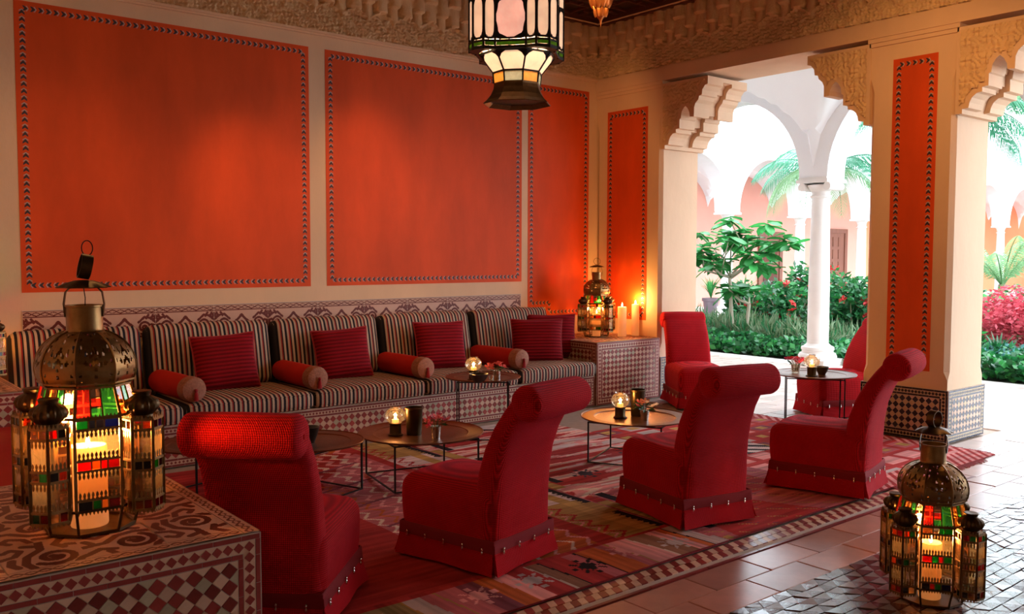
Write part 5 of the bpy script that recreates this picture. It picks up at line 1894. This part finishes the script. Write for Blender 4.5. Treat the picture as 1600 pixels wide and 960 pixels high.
def lantern(loc, rz, label, seed, loop='up', fine=True, sc_=.88):
    R_ = random.Random(seed)
    t = thing('brass_lantern', label, 'lantern', loc, math.radians(rz), 'brass lanterns with coloured glass')
    z0, z1 = .092, .400
    rows = [('c', .036), ('p', .100), ('c', .034), ('p', .105), ('c', .033)]

    def pane_set(parent, p0, p1, za, ncol, joined):
        """panes, filigree and bars of one upright face from p0 to p1"""
        p0, p1 = Vector((*p0, 0)), Vector((*p1, 0))
        u = (p1 - p0); L = u.length; u.normalize()
        n = Vector((u.y, -u.x, 0))
        Zv = Vector((0, 0, 1))
        e = .006
        z = za
        for kind, hgt in rows:
            k = ncol if kind == 'c' else 1
            if kind == 'c' and ncol == 4: cuts = [0, .34, .55, .72, 1.0] if R_.random() < .5 else [0, .28, .45, .66, 1.0]
            else: cuts = [i / k for i in range(k + 1)]
            for i in range(k):
                a, b = e + (L - 2 * e) * cuts[i], e + (L - 2 * e) * cuts[i + 1]
                if kind == 'c': m_ = PAL_N[R_.randrange(len(PAL_N))]
                else: m_ = 'seeded'
                g_ = MB() if joined is None else joined[m_]
                g_.prism([(a + .0015, .003), (b - .0015, .003), (b - .0015, hgt - .003), (a + .0015, hgt - .003)], p0 + Zv * z - n * .002, u, Zv, n, .0025)
                if joined is None: g_.build('glass_pane', M[m_], parent)
                if i and kind == 'c': fr.prism([(a - .0022, 0), (a + .0022, 0), (a + .0022, hgt), (a - .0022, hgt)], p0 + Zv * z - n * .003, u, Zv, n, .005)
            fr.prism([(0, -.0035), (L, -.0035), (L, .0035), (0, .0035)], p0 + Zv * z - n * .003, u, Zv, n, .007)
            if kind == 'p':
                cnt = max(3, round((L - 2 * e) / .0135)); w = (L - 2 * e) / cnt
                for i in range(cnt):
                    c = e + w * (i + .5)
                    for s_, zz in ((1, z), (-1, z + hgt)):
                        prof = [(-w * .5, 0), (w * .5, 0), (w * .5, .004), (w * .16, .010), (w * .36, .016), (w * .30, .022), (0, .030), (-w * .30, .022), (-w * .36, .016), (-w * .16, .010), (-w * .5, .004)]
                        fi.prism([(c + q[0], s_ * q[1]) for q in prof][::s_], p0 + Zv * zz + n * .0006, u, Zv, n, .0012)
            z += hgt
        fr.prism([(0, -.0035), (L, -.0035), (L, .0035), (0, .0035)], p0 + Zv * z - n * .003, u, Zv, n, .007)
        fr.bar(p0 + Zv * za, p0 + Zv * z, .009); fr.bar(p1 + Zv * za, p1 + Zv * z, .009)
        # little crest above and fringe below
        cnt = max(3, round(L / .012)); w = L / cnt
        for i in range(cnt):
            c = w * (i + .5)
            fi.prism([(c - w * .4, 0), (c + w * .4, 0), (c + w * .25, .006), (c, .014), (c - w * .25, .006)], p0 + Zv * (z + .003), u, Zv, n, .0015)
            fi.prism([(c - w * .4, 0), (c - w * .2, -.008), (c, -.012), (c + w * .2, -.008), (c + w * .4, 0)], p0 + Zv * (za - .003), u, Zv, n, .0015)

    fr = MB(); fi = MB()
    jn = None if fine else {k: MB() for k in set(PAL_N) | {'seeded'}}
    f_, ap = .072, .155
    oct_ = [(f_, -ap), (ap, -f_), (ap, f_), (f_, ap), (-f_, ap), (-ap, f_), (-ap, -f_), (-f_, -ap)]
    body = thing('x', None, None); body.name = 'lantern_body'; body.parent = t
    for k in (7, 1, 3, 5):
        pane_set(body, oct_[k], oct_[(k + 1) % 8], z0, 4, jn)
    fr.build('body_frame', M['brass'], body); tag(fi.build('filigree', M['brass'], body), kind='stuff')
    if jn:
        for k_, g_ in jn.items():
            if g_.v: tag(g_.build('glass_panes', M[k_], body), kind='stuff')
    # four corner turrets
    for q in range(4):
        a = PI / 4 + q * PI / 2
        cx, cy = .205 * math.cos(a), .205 * math.sin(a)
        tw = thing('x', None, None); tw.name = 'turret'; tw.parent = t
        fr = MB(); fi = MB()
        jn = None if fine else {k: MB() for k in set(PAL_N) | {'seeded'}}
        hexa = [(cx + .065 * math.cos(a + PI / 6 + PI / 3 * k), cy + .065 * math.sin(a + PI / 6 + PI / 3 * k)) for k in range(6)]
        for k in (0, 1, 3, 4, 5):
            pane_set(tw, hexa[k], hexa[(k + 1) % 6], z0 - .012, 2, jn)
        top = z0 - .012 + .308
        fr.prism(hexa, (0, 0, top), (1, 0, 0), (0, 1, 0), (0, 0, 1), .004)
        fr.prism(hexa, (0, 0, z0 - .016), (1, 0, 0), (0, 1, 0), (0, 0, 1), .004)
        fr.build('turret_frame', M['brass'], tw); tag(fi.build('filigree', M['brass'], tw), kind='stuff')
        if jn:
            for k_, g_ in jn.items():
                if g_.v: tag(g_.build('glass_panes', M[k_], tw), kind='stuff')
        m_ = MB(); m_.lathe([(.040, top), (.036, top + .012), (.052, top + .030), (.057, top + .045), (.050, top + .062), (.034, top + .074), (.028, top + .078), (.033, top + .090), (.030, top + .094), (.0005, top + .092)], 48, cx, cy,
                            rib=lambda an, z, t0=top: 1 + (.07 * math.sin(16 * an) if .015 < z - t0 < .07 else 0))
        m_.build('turret_dome', M['brass_dark'], tw, True, 45)
    # splayed glass foot
    fo = MB()
    bot = [(x * .86, y * .86) for x, y in oct_]
    for k in range(8):
        a, b, c, d = oct_[k], oct_[(k + 1) % 8], bot[(k + 1) % 8], bot[k]
        g_ = MB(); g_.add([(*a, z0), (*d, .006), (*c, .006), (*b, z0)], [(0, 1, 2, 3)]); g_.build('glass_pane', M['clear'], t)
        fo.bar((*a, z0), (*d, .004), .008); fo.bar((*d, .006), (*c, .006), .010); fo.bar((*a, z0), (*b, z0), .008)
    fo.prism([(x * 1.02, y * 1.02) for x, y in bot], (0, 0, .0), (1, 0, 0), (0, 1, 0), (0, 0, 1), .003)
    fo.build('foot_frame', M['brass_dark'], t)
    # sloping roof of long panes
    ro = MB()
    zr0, zr1 = z1, .502
    topo = [(x * .84, y * .84) for x, y in oct_]
    roof = thing('x', None, None); roof.name = 'roof'; roof.parent = t
    for k in range(8):
        a, b = Vector((*oct_[k], zr0 + .004)), Vector((*oct_[(k + 1) % 8], zr0 + .004)); d, c = Vector((*topo[k], zr1)), Vector((*topo[(k + 1) % 8], zr1))
        seq = [['gred'], ['ggreen', 'gred', 'gdark'], ['ggreen']] if k % 2 else [['amber'], ['ggreen'], ['clear']]
        cuts = [.03, .36, .62, .97]
        for i in range(3):
            nn = len(seq[i])
            for j in range(nn):
                f0, f1 = j / nn + .02, (j + 1) / nn - .02
                lo0, lo1 = a.lerp(b, cuts[i] + .012), a.lerp(b, cuts[i + 1] - .012); hi0, hi1 = d.lerp(c, cuts[i] + .012), d.lerp(c, cuts[i + 1] - .012)
                g_ = MB(); g_.add([lo0.lerp(hi0, f0), lo1.lerp(hi1, f0), lo1.lerp(hi1, f1), lo0.lerp(hi0, f1)], [(0, 1, 2, 3)])
                g_.build('glass_pane', M[seq[i][j]], roof)
                if j: ro.bar(lo0.lerp(hi0, f0), lo1.lerp(hi1, f0), .004)
            ro.bar(a.lerp(b, cuts[i]), d.lerp(c, cuts[i]), .005)
        ro.bar(a, d, .008); ro.bar(a, b, .008); ro.bar(d, c, .007)
    ro.build('roof_frame', M['brass'], roof)
    # pierced dome of eight gores
    prof = [(.134, .500), (.150, .512), (.160, .535), (.1635, .562), (.160, .590), (.150, .618), (.133, .644), (.110, .664), (.085, .678), (.064, .686)]
    def pr(v):
        s_ = v * (len(prof) - 1); i = min(int(s_), len(prof) - 2); f = s_ - i
        return prof[i][0] * (1 - f) + prof[i + 1][0] * f, prof[i][1] * (1 - f) + prof[i + 1][1] * f
    do = MB(); rb = MB()
    NU, NV = (26, 40) if fine else (12, 18)
    for k in range(8):
        a0 = PI / 8 + k * PI / 4 - PI / 4; a1 = a0 + PI / 4
        base_ = len(do.v); vs = []
        for j in range(NV + 1):
            r, z = pr(j / NV)
            p, q = Vector((r * math.cos(a0), r * math.sin(a0), z)), Vector((r * math.cos(a1), r * math.sin(a1), z))
            for i in range(NU + 1):
                w = p.lerp(q, i / NU); bulge = 1 + .035 * math.sin(PI * i / NU)
                vs.append((w.x * bulge, w.y * bulge, z))
        fs = []
        for j in range(NV):
            for i in range(NU):
                u, v = abs(2 * (i + .5) / NU - 1), (j + .5) / NV
                hole = math.cos(9.5 * u + 2.4 * math.sin(13 * v)) * math.cos(25 * v + 2.2 * math.sin(8 * u)) > .30 and u < .84 and .10 < v < .92
                if not hole: fs.append((j * (NU + 1) + i, j * (NU + 1) + i + 1, (j + 1) * (NU + 1) + i + 1, (j + 1) * (NU + 1) + i))
        do.add(vs, fs)
        rb.tube([(pr(j / 10)[0] * math.cos(a0) * 1.005, pr(j / 10)[0] * math.sin(a0) * 1.005, pr(j / 10)[1]) for j in range(11)], .0038, 5)
        for z_, r_ in ((.502, .136), (.516, .155)):
            rb.bar((r_ * math.cos(a0), r_ * math.sin(a0), z_), (r_ * math.cos(a1), r_ * math.sin(a1), z_), .006)
        for i in range(9):
            f = (i + .5) / 9; p = Vector((.138 * math.cos(a0), .138 * math.sin(a0), .499)).lerp(Vector((.138 * math.cos(a1), .138 * math.sin(a1), .499)), f)
            rb.bar(p, p - Vector((0, 0, .011)), .006, .003)
    dp = MB(); dp.lathe([(.022, .506), (.128, .506), (.128, .503), (.022, .503), (.022, .506)], 24); dp.build('light_baffle', M['brass_dark'], t)  # plate added under the dome to keep candlelight from its holes
    dm = do.build('dome', M['brass'], t, True, 25); rb.build('dome_rib', M['brass'], dm)
    nk = MB(); nk.lathe([(.064, .684), (.060, .688), (.0585, .694), (.0585, .768), (.0615, .770), (.0615, .776), (.056, .776), (.055, .70)], 36)
    nk.build('neck', M['brass'], t, True, 40)
    # strap handle, petalled cap, hanging loop
    hd = MB(); hd.T = Matrix.Rotation(math.radians({'up': 160, 'down': 73, 'ring': 95}[loop]), 4, 'Z')
    path = [(-.060, 0, .735), (-.064, 0, .78), (-.058, 0, .82), (-.035, 0, .846), (0, 0, .852), (.035, 0, .846), (.058, 0, .82), (.064, 0, .78), (.060, 0, .735)]
    for a, b in zip(path[:-1], path[1:]):
        v = Vector(b) - Vector(a); nrm = Vector((v.z, 0, -v.x)).normalized() * .0015
        w = Vector((0, .014, 0)); A, B = Vector(a), Vector(b)
        hd.add([A + nrm - w, A + nrm + w, A - nrm + w, A - nrm - w, B + nrm - w, B + nrm + w, B - nrm + w, B - nrm - w], [(0, 1, 2, 3), (7, 6, 5, 4), (0, 4, 5, 1), (1, 5, 6, 2), (2, 6, 7, 3), (3, 7, 4, 0)])
    hd.build('handle', M['brass_dark'], t, True, 30)
    ca = MB(); ca.lathe([(.0005, .862), (.03, .860), (.062, .850), (.082, .838), (.080, .835), (.06, .846), (.03, .855), (.0005, .857)], 40, rib=lambda an, z: 1 + (.10 * math.cos(8 * an) if z < .848 else 0))
    ca.build('cap', M['brass_dark'], t, True, 40)
    lo = MB()
    if loop == 'up': lo.T = Matrix.Translation((.006, 0, .908)) @ Matrix.Rotation(math.radians(12), 4, 'Y') @ Matrix.Rotation(math.radians(86), 4, 'Z')
    elif loop == 'down': lo.T = Matrix.Translation((0, 0, .898)) @ Matrix.Rotation(math.radians(140), 4, 'Z')
    else: lo.T = Matrix.Translation((0, 0, .905)) @ Matrix.Rotation(math.radians(95), 4, 'Z')
    rr, ww = (.043, .018) if loop != 'ring' else (.042, .006)
    K = 24
    vs = []
    for k in range(K):
        a = 2 * PI * k / K
        for r_, w_ in ((rr, -ww), (rr, ww), (rr - .004, ww), (rr - .004, -ww)): vs.append((r_ * math.cos(a), w_, r_ * math.sin(a)))
    lo.add(vs, [(4 * k + i, 4 * k + (i + 1) % 4, 4 * ((k + 1) % K) + (i + 1) % 4, 4 * ((k + 1) % K) + i) for k in range(K) for i in range(4)])
    lo.build('hanging_loop', M['brass_dark'], t, True, 40)
    if loop == 'up':
        wi = MB(); wi.tube([(.014 + .018 * math.cos(a), .0, .972 + .026 * math.sin(a)) for a in np.linspace(0, 2 * PI, 17)], .002, 5); wi.tube([(0, 0, .70), (.004, 0, .80), (-.002, 0, .85)], .0018, 5)
        wi.build('wire_ring', M['iron'], t, True)
    t.scale = (sc_,) * 3
    return t


lantern((-6.425, -4.228, PH + .0015), -2, 'big brass lantern on the near tiled pedestal, glowing warm', 3, 'up', sc_=.91)
candle((-6.425, -4.228, PH + .0055), .056, .255, 'thick candle burning inside the big near lantern', 26, None, .02, .03)
lantern((-3.312, -5.441, .002), 36, 'brass lantern standing on the mosaic floor, front corner', 8, 'down')
candle((-3.312, -5.441, .006), .046, .245, 'candle burning inside the lantern on the mosaic floor', 9, None, .02, .03)
lantern((-.457, -.472, PH + .0015), 40, 'brass lantern on the pale pedestal beside the pillar candles', 5, 'ring', fine=False)
candle((-.457, -.472, PH + .0055), .045, .235, 'candle burning inside the lantern on the pale pedestal', 12)
lantern((-6.25, -.53, PH + .0015), 45, 'brass lantern on the dim pedestal, only an edge in frame', 12, 'ring', fine=False)
candle((-6.25, -.53, PH + .0055), .045, .235, 'candle inside the lantern cut by the left picture edge', 12)

# ------------------------------------------------------------------ HANGING LANTERN
def hanging_lantern(loc, rz, label):
    t = thing('hanging_lantern', label, 'lantern', loc, math.radians(rz))
    q = [(.10, -.262), (.17, -.288), (.248, -.248), (.288, -.17), (.262, -.10)]
    plan = []
    for k in range(4):
        a = k * PI / 2; c, s_ = math.cos(a), math.sin(a)
        plan += [(x * c - y * s_, x * s_ + y * c) for x, y in q]
    Zv = Vector((0, 0, 1))
    K = len(plan)
    def lobed(w, h, L, H, big):
        """outline of the clear opening, and the plate rectangle matched to it point by point"""
        n = 32; inn = []; out = []
        for k in range(n):
            a = 2 * PI * k / n + PI / n
            c, s_ = math.cos(a), math.sin(a)
            ex = .62 if big else .5
            x = (abs(c) ** ex) * (1 if c >= 0 else -1); y = (abs(s_) ** (.8 if big else .42)) * (1 if s_ >= 0 else -1)
            if big: sc = 1 + .035 * math.cos(8 * a)
            else: sc = 1.0
            inn.append((L / 2 + x * w / 2 * sc, H / 2 + y * h / 2 * sc))
            m_ = max(abs(c) / (L / 2), abs(s_) / (H / 2))
            out.append((L / 2 + c / m_, H / 2 + s_ / m_))
        return inn, out
    frm = MB(); fil = MB()
    zb, zg, zt = .325, .365, .66
    for k in range(K):
        p0, p1 = Vector((*plan[k], 0)), Vector((*plan[(k + 1) % K], 0))
        u = p1 - p0; L = u.length; u.normalize(); n = Vector((u.y, -u.x, 0))
        big = k % 5 == 4
        H = zt - zg - .02
        inn, out = lobed((L - .018), H - .03, L, H, big)
        o_ = p0 + Zv * (zg + .012)
        m = len(inn)
        vs = []
        for a, b in zip(out, inn):
            vs.append(o_ + u * a[0] + Zv * a[1] + n * .003); vs.append(o_ + u * b[0] + Zv * b[1] + n * .003)
        frm.add(vs, [(2 * i, 2 * ((i + 1) % m), 2 * ((i + 1) % m) + 1, 2 * i + 1) for i in range(m)])
        g_ = MB(); g_.prism([(.004, .004), (L - .004, .004), (L - .004, H - .004), (.004, H - .004)], o_ - n * .003, u, Zv, n, .003)
        g_.build('glass_panel', M['lamp_pink'] if big else M['lamp_glass'], t)
        g_ = MB(); g_.prism([(.008, 0), (L - .008, 0), (L - .008, .026), (.008, .026)], p0 + Zv * (zb + .014), u, Zv, n, .003); g_.build('glass_strip', M['lamp_green'], t)
        frm.prism([(0, -.008), (L, -.008), (L, .012), (0, .012)], p0 + Zv * zb, u, Zv, n, .006)
        frm.prism([(0, -.004), (L, -.004), (L, .010), (0, .010)], p0 + Zv * (zg), u, Zv, n, .006)
        frm.prism([(0, 0), (L, 0), (L, .016), (0, .016)], p0 + Zv * (zt - .012), u, Zv, n, .006)
        frm.bar(p0 + Zv * (zb - .01), p0 + Zv * (zt + .10), .014)
        g_ = MB(); g_.prism([(.006, 0), (L - .006, 0), (L - .006, .085), (.006, .085)], p0 + Zv * (zt + .006), u, Zv, n, .003); g_.build('glass_panel', M['lamp_glass'], t)
        frm.prism([(0, 0), (L, 0), (L, .016), (0, .016)], p0 + Zv * (zt + .092), u, Zv, n, .006)
        # open fretwork in the corners of the panels
        for cx, cy in ((.014, .014), (L - .014, .014), (.014, H - .014), (L - .014, H - .014)):
            for r_ in (.011, .006):
                fil.tube([o_ + u * (cx + r_ * math.cos(a)) + Zv * (cy + r_ * math.sin(a)) + n * .006 for a in np.linspace(0, 2 * PI, 9)], .0016, 4, False)
    frm.add([(x, y, zb - .006) for x, y in plan] + [(x * .80, y * .80, zb - .004) for x, y in plan], [(i, K + i, K + (i + 1) % K, (i + 1) % K) for i in range(K)])
    frm.build('frame', M['iron'], t); tag(fil.build('fretwork', M['iron'], t), kind='stuff')
    # glass funnel under it
    fu = MB()
    def octr(r, z, ph=PI / 8): return [Vector((r * math.cos(ph + k * PI / 4), r * math.sin(ph + k * PI / 4), z)) for k in range(8)]
    A, B, C_ = octr(.255, zb - .006), octr(.165, .205), octr(.158, .135)
    for k in range(8):
        a, b, c, d = A[k], A[(k + 1) % 8], B[(k + 1) % 8], B[k]
        g_ = MB(); g_.add([a, d, c, b], [(0, 1, 2, 3)]); g_.build('glass_panel', M['lamp_glass'], t)
        cen = (a + b + c + d) / 4
        nrm = (b - a).cross(d - a).normalized()
        if nrm.dot(Vector((cen.x, cen.y, 0))) < 0: nrm = -nrm
        # dark shoulders in the upper corners
        m1 = a.lerp(b, .5)
        for p, o2, q2 in ((a, b, d), (b, a, c)):
            fu.add([p + nrm * .002, p.lerp(o2, .34) + nrm * .002, p.lerp(o2, .16).lerp(q2, .18) + nrm * .002, p.lerp(q2, .42) + nrm * .002], [(0, 1, 2, 3)])
        fu.bar(a, d, .010); fu.bar(a, b, .012); fu.bar(d, c, .010); fu.bar(d, C_[k], .010)
        g_ = MB(); g_.add([B[k], C_[k], C_[(k + 1) % 8], B[(k + 1) % 8]], [(0, 1, 2, 3)]); g_.build('glass_strip', M[['lamp_amber', 'lamp_grey'][k % 2]], t)
    fu.build('funnel_frame', M['iron'], t)
    be = MB()
    prof = [(.160, .138), (.158, .125), (.162, .10), (.180, .06), (.205, .028), (.232, .004), (.228, 0), (.20, .022), (.172, .06), (.155, .10), (.150, .125)]
    be.lathe(prof, 8, a0=PI / 8)
    be.build('bell_skirt', M['brass_dark'], t)
    pl_ = MB(); pl_.lathe([(.0005, .030), (.198, .028)], 8, a0=PI / 8); bp = pl_.build('bottom_plate', M['iron'], t)
    ho = MB()
    for r_ in (.05, .09, .13):
        for k in range(int(r_ * 130)):
            a = 2 * PI * k / int(r_ * 130); ho.lathe([(.0005, .0265), (.004, .0265)], 6, r_ * math.cos(a), r_ * math.sin(a))
    ho.build('pierced_holes', M['lamp_amber'], bp)
    # upper dome and chain to the ceiling (above the frame)
    up = MB(); up.lathe([(.29, zt + .108), (.26, zt + .15), (.20, zt + .24), (.12, zt + .31), (.06, zt + .36), (.03, zt + .42), (.0005, zt + .43)], 8, a0=PI / 8)
    up.build('crown', M['brass_dark'], t)
    ch = MB(); top = 4.10 - loc[2]
    z = zt + .42; i = 0
    while z < top - .02:
        pts = [(.014 * math.cos(a) * (i % 2), .014 * math.cos(a) * (1 - i % 2), z + .018 + .022 * math.sin(a)) for a in np.linspace(0, 2 * PI, 13)]
        ch.tube(pts, .003, 5, False); z += .034; i += 1
    ch.tube([(0, 0, top - .03), (0, 0, top)], .03, 12)
    ch.build('chain', M['iron'], t)
    for z_, pw in ((.56, 50),):
        l = lamp('bulb_or_fill_light', 'POINT', (0, 0, z_), pw, (1.0, .74, .50), .06); l.parent = t
    return t


hanging_lantern((-3.30, -2.582, 2.50), 41, 'large hanging lantern of etched glass panels in black metal')

# gilt pendant boss under the ceiling
t = thing('ceiling_pendant', 'gilt lotus pendant hanging point down from the dark ceiling', 'pendant', (-1.770, -1.823, 3.40))
mb = MB(); mb.lathe([(.0005, 0), (.006, .03), (.012, .06), (.03, .085), (.045, .095)], 16); mb.build('point', M['copper'], t, True)
for tier, (z, r, n, L) in enumerate(((.085, .050, 9, .085), (.155, .085, 11, .095), (.235, .125, 13, .11), (.33, .165, 15, .13), (.44, .20, 17, .16))):
    for k in range(n):
        a = 2 * PI * k / n + tier * .25
        p = MB()
        c, s_ = math.cos(a), math.sin(a); w = 2 * PI * r / n * .5
        rows_ = [(0, .55, r * .72), (.35, 1.0, r * .95), (.75, .95, r * 1.06), (1.0, .3, r * 1.16)]
        vs = []
        for q, ww, rr in rows_:
            for sd, bu in ((-1, .0), (0, .014), (1, .0)):
                vs.append((c * (rr + bu) - s_ * w * ww * sd, s_ * (rr + bu) + c * w * ww * sd, z + L * q))
        p.add(vs, [(3 * i + j, 3 * i + j + 1, 3 * i + 4 + j, 3 * i + 3 + j) for i in range(3) for j in range(2)])
        p.build('petal', M['copper'], t, True, 60)
mb = MB(); mb.lathe([(.035, .09), (.06, .18), (.10, .28), (.15, .42), (.19, .60), (.20, .70)], 20); mb.build('core', M['brass_dark'], t, True)
